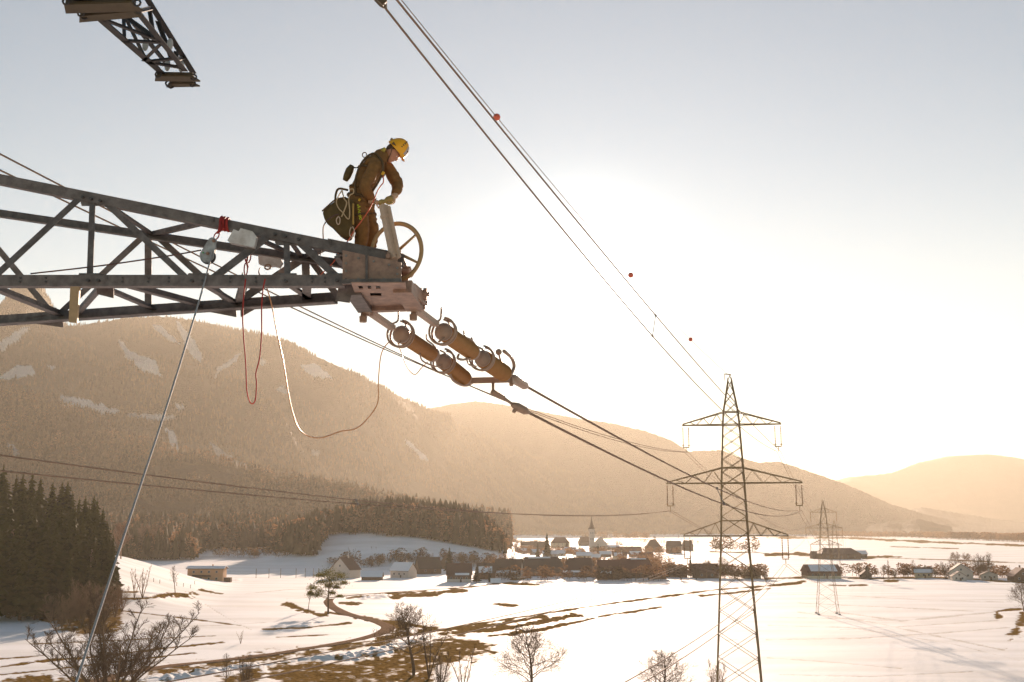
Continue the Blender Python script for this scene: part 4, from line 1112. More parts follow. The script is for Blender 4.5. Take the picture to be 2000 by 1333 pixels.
band('thicket', [(940, 1112, 1320, 1112, 20, .35), (860, 1104, 1000, 1108, 15, .12), (1290, 1128, 1500, 1132, 10, .22), (1000, 1084, 1210, 1088, 30, .16), (1640, 1126, 1720, 1127, 6, .04), (1730, 1128, 1990, 1130, 8, .18), (700, 1110, 840, 1104, 15, .12), (930, 1134, 1300, 1135, 3, .16), (640, 1105, 700, 1108, 10, .05), (1210, 1098, 1300, 1100, 20, .06), (400, 1088, 560, 1092, 30, .1), (960, 1116, 1300, 1118, 25, .35), (1020, 1080, 1330, 1084, 60, .35), (985, 1060, 1060, 1066, 90, .15), (1120, 1062, 1220, 1068, 60, .08), (1250, 1062, 1370, 1064, 40, .08)], 470, (3.5, 9.5), TC, BROWNW, 'low brown bushes and bare saplings filling the gaps of the village', 31)
# fence posts near the orange house and on the fields
for i, (x, y) in enumerate(((380, 1142), (372, 1150), (358, 1147), (312, 1140), (300, 1137), (345, 1145))):
    b = G(x, y); o = MB().box((0, 0, .8), (.2, .2, 2.0)).build('fence_post', WOODW); o.location = b
    tag(o, '%s wooden post in the snow near the orange house' % ('rightmost thin', 'second thin', 'nearest small', 'leftmost low', 'far left tiny', 'middle short')[i], 'post', 'posts in front of the orange house')
for i, x in enumerate((500, 525, 548, 578, 596, 612, 622)):
    b = G(x, 1130 - i * .2); o = MB().box((0, 0, 3), (.3, .3, 6.5)).build('utility_pole', WOODW); o.location = b
    tag(o, '%s thin pole from the left in the row right of the orange house' % ('first', 'second', 'third', 'fourth', 'fifth', 'sixth', 'seventh')[i], 'pole', 'poles in a row right of the orange house')
# ------------------------------------------------------------------ pylons and wires
GALV = mat('galvanised_steel', (0.26, 0.22, 0.19), .55, noise=.25, nscale=6.0, spec=.4)
GALV_P = mat('pylon_steel', (0.30, 0.20, 0.10), .6, noise=.25, nscale=2.0, spec=.4)
INSUL = mat('brown_porcelain', (0.24, 0.12, 0.045), .35)
ALU = mat('aluminium_strand', (0.26, 0.17, 0.12), .8, spec=.1)
REDBALL = mat('red_marker', (0.70, 0.12, 0.06), .5)
# one unit bar (L section along +X, length 1, flange 1) shared by all lattice members
_ub = MB().angle((0, 0, 0), (1, 0, 0), 1.0, .16, flip=1)
UB = {m_.name: _ub.mesh('brace', m_) for m_ in (GALV_P, GALV)}
def ubar(name, a, b, w_, parent, m_, offs=0.0):
    """a lattice member: the shared unit bar stretched from a to b (coordinates of the parent)"""
    a = Vector(a); b = Vector(b); d = b - a; L = d.length; d.normalize()
    up = Vector((0, 0, 1)) if abs(d.z) < .95 else Vector((0, 1, 0))
    y = up.cross(d).normalized(); z = d.cross(y)
    M = Matrix((d, y, z)).transposed().to_4x4()
    o = link(name, UB[m_.name], parent)
    o.matrix_local = Matrix.Translation(a - z * w_ * .5) @ M @ Matrix.Diagonal((L, w_, w_, 1))
    return o
def tower(name, x, y, levels, arms, yaw, label, lw=.16, bw=.07, panel=2.6, cat='pylon', group=None, cap=True):
    """levels: [(z, half width)] top to base; arms: [(z, rise at body, left length, right length)]"""
    gz = float(ground_z(x, y)) - .2
    e = empty(name, (x, y, gz), label, cat, group, rotz=yaw)
    zs = [l[0] for l in levels][::-1]; hw = [l[1] for l in levels][::-1]
    def W(z): return float(np.interp(z, zs, hw))
    for sx, sy in ((-1, -1), (1, -1), (1, 1), (-1, 1)):
        m = MB()
        pts = [Vector((sx * h_, sy * h_, z - gz)) for z, h_ in levels]
        for a, b in zip(pts[:-1], pts[1:]): m.angle(a, b, lw, lw * .14, up=(sx, 0, 0), flip=1)
        link('leg', m.mesh('leg', GALV_P), e)
    # panels of X bracing on the four faces
    z = levels[0][0] - .4; zz = [z]
    while z > gz + 1:
        z -= max(panel * .45, W(z) * 1.35); zz.append(max(z, gz))
    for za, zb in zip(zz[:-1], zz[1:]):
        ha, hb = W(za), W(zb); za -= gz; zb -= gz
        for (ax, ay), (bx, by) in (((-1, -1), (1, -1)), ((1, -1), (1, 1)), ((1, 1), (-1, 1)), ((-1, 1), (-1, -1))):
            ubar('brace', (ax * ha, ay * ha, za), (bx * hb, by * hb, zb), bw, e, GALV_P)
            ubar('brace', (bx * ha, by * ha, za), (ax * hb, ay * hb, zb), bw, e, GALV_P)
    tips = []
    for za, rise, ll, lr in arms:
        h_ = W(za); ht = W(za + rise); zl = za - gz
        for s, L in ((-1, ll), (1, lr)):
            m = MB(); tip = Vector((s * L, 0, zl)); tw = .35
            for sy in (-1, 1):
                m.bar((s * h_, sy * h_, zl), (s * L, sy * tw * .5, zl), lw * .8)
                m.bar((s * ht, sy * ht, zl + rise), (s * L, sy * tw * .5, zl + .12), lw * .7)
            m.bar((s * L, -tw * .7, zl), (s * L, tw * .7, zl), lw)
            ca = link('crossarm', m.mesh('crossarm', GALV_P), e)
            n = max(3, int((L - h_) / 1.5))
            for k in range(n):
                t0, t1 = k / n, (k + 1) / n; tm = (t0 + t1) / 2
                def pb(t, sy): return Vector((s * (h_ + (L - h_) * t), sy * (h_ * (1 - t) + tw * .5 * t), zl))
                def pt(t, sy): return Vector((s * (ht + (L - ht) * t), sy * (ht * (1 - t) + tw * .5 * t), zl + rise * (1 - t) + .12 * t))
                for sy in (-1, 1):
                    ubar('brace', pb(t0, sy), pt(tm, sy), bw * .8, ca, GALV_P)
                    if k < n - 1: ubar('brace', pt(tm, sy), pb(t1, sy), bw * .8, ca, GALV_P)
                ubar('brace', pb(t0, -1 if k % 2 else 1), pb(t1, 1 if k % 2 else -1), bw * .8, ca, GALV_P)
            tips.append(e.matrix_basis @ tip if False else (Matrix.Translation(e.location) @ Matrix.Rotation(yaw, 4, 'Z')) @ tip)
        fr = MB()
        for q in (zl, zl + rise):
            hh_ = W(q + gz)
            for (ax, ay), (bx, by) in (((-1, -1), (1, -1)), ((1, -1), (1, 1)), ((1, 1), (-1, 1)), ((-1, 1), (-1, -1))):
                fr.bar((ax * hh_, ay * hh_, q), (bx * hh_, by * hh_, q), lw * .8)
        link('frame', fr.mesh('frame', GALV_P), e)
    if cap:
        t = levels[0][0] - gz
        link('peak', MB().bar((0, 0, t), (.1, 0, t + .35), .12).bar((.15, 0, t + .33), (-.55, 0, t + .4), .1).bar((-.5, 0, t + .4), (-.5, 0, t - .3), .07).mesh('peak', GALV_P), e)
    foot = MB()
    for sx, sy in ((-1, -1), (1, -1), (1, 1), (-1, 1)):
        foot.box((sx * levels[-1][1], sy * levels[-1][1], .3), (.9, .9, .8))
    link('footing', foot.mesh('footing', mat('concrete', (.4, .37, .34), .9)), e)
    return e, tips
Y2 = 119.0
def zat(py, Y=Y2): return P(1400, py, Y).z
x2 = P(1424, 740, Y2).x
pylon2, tips2 = tower('lattice_pylon', x2 + .05, Y2, [(zat(738), .07), (zat(806), .72), (zat(828), .80), (zat(942), 1.12), (zat(1048), 1.32), (zat(1333), 2.15), (0, 2.9)],
      [(zat(830), 1.35, 5.05, 5.1), (zat(944), 1.6, 6.85, 7.0), (zat(1047), 1.55, 5.2, 5.4)], R(-10), 'large lattice pylon with three crossarms standing in front of the snowfields on the right', lw=.14, bw=.055)
Y3 = 450.0
x3 = P(1604, 980, Y3).x
def z3(py, Y=Y3): return P(1600, py, Y).z
pylon3, tips3 = tower('lattice_pylon', x3 + .6, Y3, [(z3(979), .1), (z3(1000), .8), (z3(1032), 1.3), (z3(1065), 1.7), (z3(1120), 2.6), (0, 3.9)],
      [(z3(1001), 1.6, 5.0, 5.0), (z3(1032), 1.8, 7.0, 7.0), (z3(1064), 1.8, 5.4, 5.4)], R(-8), 'small distant lattice pylon standing in the snow right of the large one', lw=.15, bw=.055, panel=6)
Y4 = 800.0
x4 = P(1629, 1020, Y4).x
pylon4, tips4 = tower('lattice_pylon', x4, Y4, [(P(1629, 1017, Y4).z, .1), (P(1629, 1030, Y4).z, 1.0), (P(1629, 1065, Y4).z, 1.8), (0, 3.4)],
      [(P(1629, 1032, Y4).z, 1.5, 5, 5), (P(1629, 1050, Y4).z, 1.8, 7, 7), (P(1629, 1066, Y4).z, 1.8, 5, 5)], R(-8), 'faint far lattice pylon just behind the small one', lw=.15, bw=.06, panel=9)

def insulator_pair(tip, length, inw, label, w_=1.0, r=.05, yaw=R(-10)):
    e = empty('insulator_string', tip, label, 'insulator', 'hanging insulators of the large pylon', rotz=yaw)
    prof = [(0, .02)]
    n = 12
    for k in range(n): prof += [((k + .1) / n, r * .55), ((k + .4) / n, r * 1.25), ((k + .6) / n, r * 1.25), ((k + .9) / n, r * .55)]
    prof += [(1, .02)]
    for sx in (-1, 1):
        link('insulator', MB().lathe((sx * w_ * .3 + inw, 0, -.1), (sx * w_ * .3 + inw, 0, -length + .15), prof, 8).mesh('insulator', INSUL, True), e)
        link('arcing_ring', MB().tube([(sx * w_ * .3 + inw + .18 * math.cos(a), .18 * math.sin(a), -length + .3) for a in np.linspace(0, 2 * PI, 13)], .02, 5).mesh('arcing_ring', GALV_P), e)
    link('yoke', MB().bar((-w_ * .34 + inw, 0, -length + .1), (w_ * .34 + inw, 0, -length + .1), .1).bar((inw, 0, -length + .1), (inw, 0, -length - .45), .07).bar((inw, -.25, -length - .2), (inw, .25, -length - .2), .06).mesh('yoke', GALV_P), e)
    return Matrix.Translation(tip) @ Matrix.Rotation(yaw, 4, 'Z') @ Vector((inw, 0, -length - .4))
nm = ['top left arm', 'top right arm', 'middle left arm', 'middle right arm', 'lower left arm', 'lower right arm']
clamps = [insulator_pair(Vector(t) + Vector((.0 if i % 2 == 0 else .0, 0, -.1)), 2.35, .3 if i % 2 == 0 else -.3, 'twin insulator string below the %s of the large pylon' % nm[i]) for i, t in enumerate(tips2)]

def wire(name, a, b, mid, r, label, group, cat='wire', n=64, ra=None):
    """a sagging wire; mid = (px, py) that it passes in front of, as measured in the photo"""
    a = Vector(a); b = Vector(b)
    t = np.linspace(0, 1, 400)
    def line(s):
        x = a.x + (b.x - a.x) * t; y = a.y + (b.y - a.y) * t; z = a.z + (b.z - a.z) * t - 4 * s * t * (1 - t)
        return x, y, z
    s = mid
    if isinstance(mid, tuple):
        lo, hi = -3.0, 25.0
        for _ in range(40):
            s = (lo + hi) / 2; x, y, z = line(s); px, py = proj(x, y, z); k = int(np.argmin(np.abs(px - mid[0])))
            if py[k] > mid[1]: hi = s
            else: lo = s
    tt = np.linspace(0, 1, n)
    pts = [(a.x + (b.x - a.x) * q, a.y + (b.y - a.y) * q, a.z + (b.z - a.z) * q - 4 * s * q * (1 - q)) for q in tt]
    o = MB().tube(pts, r, 6).build(name, ALU, smooth=True)
    tag(o, label, cat, group)
    return lambda q: Vector((a.x + (b.x - a.x) * q, a.y + (b.y - a.y) * q, a.z + (b.z - a.z) * q - 4 * s * q * (1 - q)))
def at_px(wf, px):
    q = min(np.linspace(0, 1, 600), key=lambda q: abs(proj(*wf(q))[0] - px)); return wf(q)
WG_ = 'power line conductors'
c = clamps; sp = Vector((.2, 0, 0))
# phase pairs from this pylon to the large pylon
tl1 = wire('conductor', P(-60, 270, 22.8), c[0] - sp, (725, 665), .021, 'upper thin wire entering at the left edge above the crossarm', WG_)
tl2 = wire('conductor', P(-60, 304, 22.8), c[0] + sp, (640, 633), .021, 'lower thin wire entering at the left edge above the crossarm', WG_)
tr1 = wire('conductor', P(746, 8, 20.9), c[1] - sp, (1150, 512), .026, 'left wire of the pair running down from the top edge to the large pylon', WG_)
tr2 = wire('conductor', P(690, -105, 19.5), c[1] + sp, (1150, 462), .026, 'right wire of the pair running down from the top edge to the large pylon', WG_)
ml1 = wire('conductor', P(-40, 884, 25.8), c[2] - sp, (500, 955), .02, 'upper of the two thin wires crossing in front of the middle wood', WG_)
ml2 = wire('conductor', P(-40, 916, 25.8), c[2] + sp, (500, 968), .02, 'lower of the two thin wires crossing in front of the middle wood', WG_)
ll1 = wire('conductor', P(240, 1348, 29.5), c[4] - sp, (800, 1243), .02, 'upper wire crossing low over the road and fields', WG_)
ll2 = wire('conductor', P(390, 1350, 31.5), c[4] + sp, (924, 1233), .02, 'lower wire crossing low over the road and fields', WG_)
lr1 = wire('conductor', P(1190, 1350, 36.5), c[5] - sp, (1400, 1222), .02, 'left wire of the low pair rising from the bottom edge to the large pylon', WG_)
lr2 = wire('conductor', P(1228, 1350, 36.8), c[5] + sp, (1400, 1240), .02, 'right wire of the low pair rising from the bottom edge to the large pylon', WG_)
etop = Vector((x2 + .1, Y2, zat(735)))
ew = wire('earth_wire', P(700, -104, 31.5), etop, (970, 228), .017, 'thinnest wire carrying the red marker balls to the large pylon tip', None)
for px, r, lb in ((970, .15, 'nearest and largest red marker ball on the thin top wire'), (1232, .13, 'middle orange marker ball on the thin top wire, right of the sun glow'), (1349, .11, 'farthest red marker ball on the thin top wire, nearest the large pylon')):
    q = at_px(ew, px)
    o = MB().ball((0, 0, 0), r * q.y / 45 * (45 / q.y) ** .35, 20, 12).box((0, 0, 0), (r * 2.1, .02, .02)).build('marker_ball', REDBALL, smooth=True); o.location = q
    tag(o, lb, 'marker ball', 'red balls on the earth wire')
def spacer(w1, w2, px, label):
    a = at_px(w1, px); b = min((w2(q) for q in np.linspace(0, 1, 500)), key=lambda v: abs(v.y - a.y))
    o = MB().bar(a, b, .035).ball(a, .06, 8, 6).ball(b, .06, 8, 6).build('spacer', GALV); tag(o, label, 'spacer')
spacer(tr1, tr2, 1274, 'small spacer linking the wire pair right of the sun glow')
spacer(ml1, ml2, 694, 'tiny spacer linking the wire pair before the middle wood')
# onward spans from the large pylon to the small one and beyond
for i, (ca, tb) in enumerate(zip(clamps, tips3)):
    tb = Vector(tb) + Vector((0, 0, -3.6))
    for sgn in (-1, 1):
        wire('conductor', ca + sp * sgn, tb + sp * sgn, 5.5, .02, '%s wire of the pair beyond the %s of the large pylon' % ('left' if sgn < 0 else 'right', nm[i]), 'onward conductors')
    wire('conductor', tb, Vector(tips4[i]) + Vector((0, 0, -3)), 7.0, .03, 'far wire running on from the %s of the small pylon' % nm[i], 'onward conductors')
    o = MB().lathe(Vector(tips3[i]), tb, [(0, .04), (.1, .09), (.9, .09), (1, .04)], 6).build('insulator_string', INSUL)
    tag(o, 'tiny insulator hanging from the %s of the small pylon' % nm[i], 'insulator', 'hanging insulators of the small pylon')
wire('earth_wire', etop, Vector((x3 + .6, Y3, z3(979))), 4.0, .014, 'thin top wire running on from the large pylon tip to the small one', None)
# ------------------------------------------------------------------ the crossarm in the foreground
ZB = P(0, 548, 14.0).z
ST = GALV
RUSTY = mat('weathered_galvanised', (0.19, 0.155, 0.14), .6, noise=.35, nscale=7.0, bump=.25, col2=(0.10, 0.08, 0.07), spec=.35)
FLAREST = mat('flare_tinted_galvanised', (0.38, 0.225, 0.155), .55, noise=.2, nscale=7.0, col2=(0.21, 0.125, 0.09), bump=.2, spec=.4)  # galvanised steel with the warm pink of lens flare put into its colour
BOLT = mat('dark_bolt', (0.06, 0.05, 0.045), .5)
def B1(px): return PZ(px, 548, ZB)
def B2(px):
    return PZ(px, np.interp(px, [-200, 0, 180, 300, 700], [641, 627, 616, 606, 580]), ZB)
def T1(px): return P(px, 350 + .2013 * px, 14.6 - px * .00057)
def T2(px): return P(px, 418 + .147 * px, 16.2 - px * .00194)
arm = empty('crossarm', B1(300), 'grey steel lattice crossarm reaching in from the left with the worker on its tip', 'crossarm')
AI = parent_inv(arm)
def chord(name, pts, w_, flipy):
    m = MB()
    for a, b in zip(pts[:-1], pts[1:]):
        m.angle(Vector(a) - Vector((0, 0, w_ / 2)), Vector(b) - Vector((0, 0, w_ / 2)), w_, .014, flip=flipy)
    return m.build(name, RUSTY, arm)
chord('top_chord', [T1(-180), T1(340), T1(786)], .135, -1)
chord('top_chord', [T2(-180), T2(330), T2(672)], .125, 1)
chord('bottom_chord', [B1(-180), B1(300), B1(672)], .145, -1)
chord('bottom_chord', [B2(-180), B2(290), B2(660)], .17, 1)
def br(a, b, w_=.085, name='brace', off=0.0, m_=RUSTY, up=(0, 1, 0)):
    """flat-faced angle bar between two joints, its wide flange in the face of the arm"""
    a = Vector(a) + Vector((0, off, 0)); b = Vector(b) + Vector((0, off, 0))
    d = (b - a).normalized(); side = d.cross(Vector(up)).normalized()
    m = MB().angle(a - side * w_ / 2, b - side * w_ / 2, w_, .012, up=up)
    o = m.build(name, m_, arm)
    return o
# near face (a little behind the chords)
N = .03
br(T1(158), B1(-22), off=N); br(T1(178), B1(172), .08, off=N + .02); br(T1(200), B1(368), off=N + .01)
br(T1(528), B1(408), .10, off=N); br(T1(558), B1(560), .08, off=N + .02); br(T1(578), B1(666), .09, off=N + .01)
br(T1(-170), B1(-120), off=N)
# far face
br(T2(-70), B2(108), .09); br(T2(282), B2(108), .09); br(T2(290), B2(290), .10, off=-.02); br(T2(308), B2(455), .09)
br(T2(592), B2(455), .11); br(T2(597), B2(600), .11, off=-.02); br(T2(606), B2(662), .09)
br(T2(-170), B2(-120), .09)
# the post at 597 seen with its bolts
# bottom plane lattice
U = (0, 0, 1)
br(B1(-60), B2(122), .11, up=U); br(B1(160), B2(300), .085, up=U); br(B1(380), B2(462), .085, up=U); br(B1(548), B2(605), .085, up=U)
br(B1(198), B2(395), .10, up=U, off=.02); br(B1(480), B2(466), .10, up=U); br(B1(600), B2(598), .12, up=U)
br(B1(212), B2(150), .07, up=U)
# top plane lattice
br(T1(190), T2(300), .07, up=U); br(T1(420), T2(300), .07, up=U); br(T1(430), T2(575), .07, up=U); br(T1(560), T2(590), .07, up=U)
br(T1(650), T2(600), .07, up=U)
# gusset plates at the bottom chord joints
def gus(pts, dy=.0, t=.012, m_=RUSTY, name='gusset_plate'):
    return MB().prism([Vector(p) + Vector((0, dy, 0)) for p in pts], (0, t, 0)).build(name, m_, arm)
Y_ = 14.0
def Q(px, py, Y=14.0): return P(px, py, Y)
gus([Q(186, 552, 14.4), Q(222, 552, 14.4), Q(222, 583, 14.4), Q(190, 575, 14.4)])
gus([B2(400) + Vector((0, -.05, .02)), B2(462) + Vector((0, -.05, .05)), P(462, 620, B2(462).y), P(395, 607, B2(400).y)])
gus([B2(470) + Vector((0, -.05, .05)), B2(530) + Vector((0, -.05, .03)), P(505, 600, B2(505).y), P(470, 620, B2(470).y)])
gus([B2(55) + Vector((0, -.05, .02)), B2(124) + Vector((0, -.05, .05)), P(124, 640, B2(124).y), P(50, 630, B2(55).y)])
gus([B1(655) + Vector((0, .3, .02)), B1(683) + Vector((0, .3, .02)), P(683, 592, 14.3), P(655, 588, 14.3)])
# bolts at the joints of the near chords
for c_ in ((162, 385), (178, 389), (196, 393), (172, 548), (192, 548), (375, 549), (397, 549), (558, 549), (658, 548), (676, 548), (537, 458), (557, 462), (583, 468), (679, 497)):
    p = P(c_[0], c_[1], 13.97 if c_[1] > 520 else 14.6 - c_[0] * .00057 - .02)
    MB().lathe(p + Vector((0, .03, 0)), p - Vector((0, .03, 0)), [(0, .02), (1, .02)], 6).build('bolt', BOLT, arm)
for px_, on in ((178, 1), (558, 1), (172, 0), (386, 0), (558, 0), (655, 0)):
    c_ = T1(px_) + Vector((0, .025, -.04)) if on else B1(px_) + Vector((0, .025, .03))
    k = -1 if on else 1
    MB().prism([c_ + Vector((-.17, 0, -k * .05)), c_ + Vector((.17, 0, -k * .05)), c_ + Vector((.13, 0, k * .07)), c_ + Vector((-.13, 0, k * .07))], (0, .012, 0)).build('gusset_plate', RUSTY, arm)
for px_ in (40, 90, 240, 290, 330, 450, 500, 610, 635):
    for f_, dy in ((B1, .03), (B1, -.02)):
        p = f_(px_) + Vector((0, -.012, dy)); MB().lathe(p + Vector((0, .01, 0)), p - Vector((0, .012, 0)), [(0, .013), (1, .013)], 6).build('bolt', BOLT, arm)
# hanging plate under the near chord, golden sunlight put into its colour
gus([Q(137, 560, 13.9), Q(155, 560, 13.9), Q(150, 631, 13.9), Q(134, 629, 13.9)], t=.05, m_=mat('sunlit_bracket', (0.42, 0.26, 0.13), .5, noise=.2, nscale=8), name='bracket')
# tip: web plates, flange, bottom plate with punched holes, end bracket
MB().prism([Q(669, 489, 13.96), Q(784, 513, 13.96), Q(784, 553, 13.96), Q(669, 556, 13.96)], (0, .02, 0)).build('web_plate', FLAREST, arm)
MB().prism([Q(700, 522, 14.7), Q(798, 527, 14.7), Q(798, 553, 14.7), Q(700, 553, 14.7)], (0, .03, 0)).build('web_plate', FLAREST, arm)
MB().prism([Q(786, 519, 14.4), Q(802, 521, 14.4), Q(798, 526, 14.4), Q(784, 527, 14.4)], (0, .5, 0)).build('flange', FLAREST, arm)
MB().prism([T1(640) + Vector((0, -.01, .07)), T1(786) + Vector((0, -.01, .07)), T1(786) + Vector((0, .75, .07)), T1(640) + Vector((0, 1.0, .07))], (0, 0, .016)).build('walkway_plate', RUSTY, arm)
for px_, py_ in ((676, 500), (676, 515), (676, 530), (700, 505), (730, 511), (760, 518), (776, 524), (776, 536), (776, 546), (700, 546), (725, 546), (750, 546)):
    p = P(px_, py_, 13.96); MB().lathe(p + Vector((0, .01, 0)), p - Vector((0, .022, 0)), [(0, .019), (.5, .019), (.51, .012), (1, .012)], 6).build('bolt', GALV, arm)
MB().bar(Q(716, 499, 13.945), Q(716, 552, 13.945), .012, .03).build('stiffener', RUSTY, arm)
MB().prism([Q(669, 548, 13.95), Q(784, 546, 13.95), Q(784, 553, 13.95), Q(669, 556, 13.95)], (0, -.06, 0)).build('lower_flange', RUSTY, arm)
zp = ZB - .10
xs_ = [686, 697, 706, 715, 724, 733, 742, 752, 768, 792]; ys_ = [553, 559, 565, 573, 579, 600]
holes = {(1, 1), (3, 1), (5, 1), (3, 3), (4, 3), (5, 3)}
m = MB()
for i in range(len(xs_) - 1):
    for j in range(len(ys_) - 1):
        if (i, j) in holes: continue
        def R_(x, y): return PZ(x + (y - 553) * (.35 if x < 720 else .12), y, zp)
        m.prism([R_(xs_[i], ys_[j]), R_(xs_[i + 1], ys_[j]), R_(xs_[i + 1], ys_[j + 1]), R_(xs_[i], ys_[j + 1])], (0, 0, .012))
m.build('perforated_plate', FLAREST, arm)
MB().prism([PZ(688, 556, ZB - .02), PZ(786, 556, ZB - .02), PZ(790, 590, ZB - .02), PZ(712, 590, ZB - .02)], (0, 0, .01)).build('hole_backing', RUSTY, arm)  # backing plate added above the punched holes so they show dark, not sky
e1 = PZ(714, 602, ZB - .1); e2 = PZ(812, 598, ZB - .1)
MB().bar(e1 + Vector((-.05, 0, 0)), e2 + Vector((.0, 0, 0)), .14, .12).build('end_beam', FLAREST, arm)
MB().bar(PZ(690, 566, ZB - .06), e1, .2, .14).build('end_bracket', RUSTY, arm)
MB().bar(PZ(786, 560, ZB - .06), e2, .24, .16).bar(PZ(800, 566, ZB - .02), PZ(822, 585, ZB - .05), .15, .16).build('end_bracket', FLAREST, arm)
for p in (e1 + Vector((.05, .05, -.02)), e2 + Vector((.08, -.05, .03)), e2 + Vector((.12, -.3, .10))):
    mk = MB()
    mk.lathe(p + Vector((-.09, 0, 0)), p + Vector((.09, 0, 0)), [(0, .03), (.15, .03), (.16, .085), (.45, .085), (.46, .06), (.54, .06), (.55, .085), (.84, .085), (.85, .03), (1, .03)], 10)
    mk.build('hinge_bolt', FLAREST, arm)
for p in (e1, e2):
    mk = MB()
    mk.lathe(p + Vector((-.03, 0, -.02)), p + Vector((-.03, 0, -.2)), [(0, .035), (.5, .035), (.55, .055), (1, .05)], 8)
    mk.build('hinge_bolt', FLAREST, arm)
# bracket under the worker's feet
MB().prism([P(708, 481, 14.6), P(738, 487, 14.6), P(752, 497, 14.6), P(700, 495, 14.6)], (0, .4, 0)).build('foot_bracket', FLAREST, arm)

# ------------------------------------------------------------------ upper crossarm at the top left
ZU = P(345, 150, 13.0).z
ua = empty('crossarm', PZ(300, 100, ZU), 'dark lattice crossarm hanging in from the top edge at the upper left', 'crossarm')
DARKST = mat('dark_steel', (0.045, 0.035, 0.03), .6, noise=.3, nscale=7.0)  # one near-black steel colour for the whole upper crossarm
def along(a, b, t): return (a[0] + (b[0] - a[0]) * t, a[1] + (b[1] - a[1]) * t)
def U2(l, t, z=None):
    q = along(*l, t)
    return PZ(q[0], q[1], z if z is not None else ZU)
LA = ((183, 35), (308, 143)); LB = ((262, 24), (354, 138)); LC = ((282, 0), (373, 146)); LD = ((222, 6), (324, 130))
def topz(t): return ZU + .75 - .55 * t
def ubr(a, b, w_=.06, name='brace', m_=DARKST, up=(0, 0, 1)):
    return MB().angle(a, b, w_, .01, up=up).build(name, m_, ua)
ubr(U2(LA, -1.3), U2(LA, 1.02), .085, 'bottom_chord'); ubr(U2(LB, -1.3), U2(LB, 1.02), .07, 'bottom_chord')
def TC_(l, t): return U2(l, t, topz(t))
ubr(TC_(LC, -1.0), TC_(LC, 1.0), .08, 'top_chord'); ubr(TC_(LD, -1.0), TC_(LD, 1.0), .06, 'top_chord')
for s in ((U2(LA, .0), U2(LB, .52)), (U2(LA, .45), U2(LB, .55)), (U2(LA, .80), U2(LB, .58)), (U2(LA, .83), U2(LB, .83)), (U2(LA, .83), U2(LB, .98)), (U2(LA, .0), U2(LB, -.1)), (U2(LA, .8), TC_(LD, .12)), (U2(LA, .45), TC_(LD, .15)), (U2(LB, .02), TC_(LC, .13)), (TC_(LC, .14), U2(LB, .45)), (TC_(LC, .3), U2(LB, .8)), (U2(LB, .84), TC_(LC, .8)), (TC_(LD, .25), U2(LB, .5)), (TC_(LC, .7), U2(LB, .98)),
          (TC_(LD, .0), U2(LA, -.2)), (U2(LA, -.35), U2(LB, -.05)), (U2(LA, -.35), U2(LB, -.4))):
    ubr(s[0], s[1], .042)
def plate(px0, py0, px1, py1, h_, dpt, name='end_plate'):
    a = PZ(px0, py0, ZU); b = PZ(px1, py1, ZU + (0)); d = (b - a).normalized()
    m = MB().bar(a, b, dpt, h_)
    m.prism([a + Vector((0, -dpt * .9, -h_ * .5)), b + Vector((0, -dpt * .9, -h_ * .5)), b + d * .06 + Vector((0, dpt * 1.1, -h_ * .5)), a - d * .06 + Vector((0, dpt * 1.1, -h_ * .5))], (0, 0, -.02))
    return m.build(name, mat('rust_stained_steel', (0.085, 0.055, 0.022), .6, noise=.3, nscale=9), ua)
plate(308, 147, 378, 148, .05, .08); plate(332, 161, 379, 160, .05, .05); plate(132, 8, 262, 4, .07, .10); plate(160, 29, 262, 20, .06, .07)
for (x, y) in ((309, 146), (378, 151), (329, 163), (376, 164), (334, 167), (158, 26), (165, 32), (129, 3), (268, 6)):
    p = PZ(x, y, ZU - .03); MB().tube([p + Vector((.035 * math.cos(a), 0, .035 * math.sin(a))) for a in np.linspace(0, 2 * PI, 9)], .012, 5).build('shackle', DARKST, ua)
for (x, y, t) in ((284, 88, .6), (332, 87, .55), (327, 128, .9), (354, 130, .9)):
    p = PZ(x, y, ZU + .15); MB().ball(p, .07, 8, 6, (.55, .4, 1.1)).build('hanging_fitting', mat('pale_fitting', (.42, .40, .38), .5), ua)

# ------------------------------------------------------------------ strain insulator strings
def sline(px0, py0, Y0):
    p0 = P(px0, py0, Y0); slope = (P(1560, 992, 119).x - p0.x) / (119 - Y0)
    def f(px, py):
        lo, hi = Y0 - 1, 40
        for _ in range(40):
            Y = (lo + hi) / 2
            if proj(p0.x + slope * (Y - Y0), Y, P(px, py, Y).z)[0] < px: lo = Y
            else: hi = Y
        return P(px, py, Y)
    return f
SA = sline(722, 608, PZ(722, 606, ZB - .12).y); SB = sline(812, 601, PZ(812, 600, ZB - .12).y)
def curve(pts, n=6):
    """smooth curve through points"""
    pts = [Vector(p) for p in pts]; out = []
    for i in range(len(pts) - 1):
        p0 = pts[max(i - 1, 0)]; p1 = pts[i]; p2 = pts[i + 1]; p3 = pts[min(i + 2, len(pts) - 1)]
        for k in range(n):
            t = k / n
            out.append(0.5 * ((2 * p1) + (p2 - p0) * t + (2 * p0 - 5 * p1 + 4 * p2 - p3) * t * t + (3 * p1 - p0 - 3 * p2 + p3) * t ** 3))
    out.append(pts[-1]); return out
PORC = mat('amber_porcelain', (0.42, 0.19, 0.055), .25, noise=.12, nscale=10)
FIT = mat('string_fittings', (0.38, 0.24, 0.16), .45, noise=.2, nscale=10)
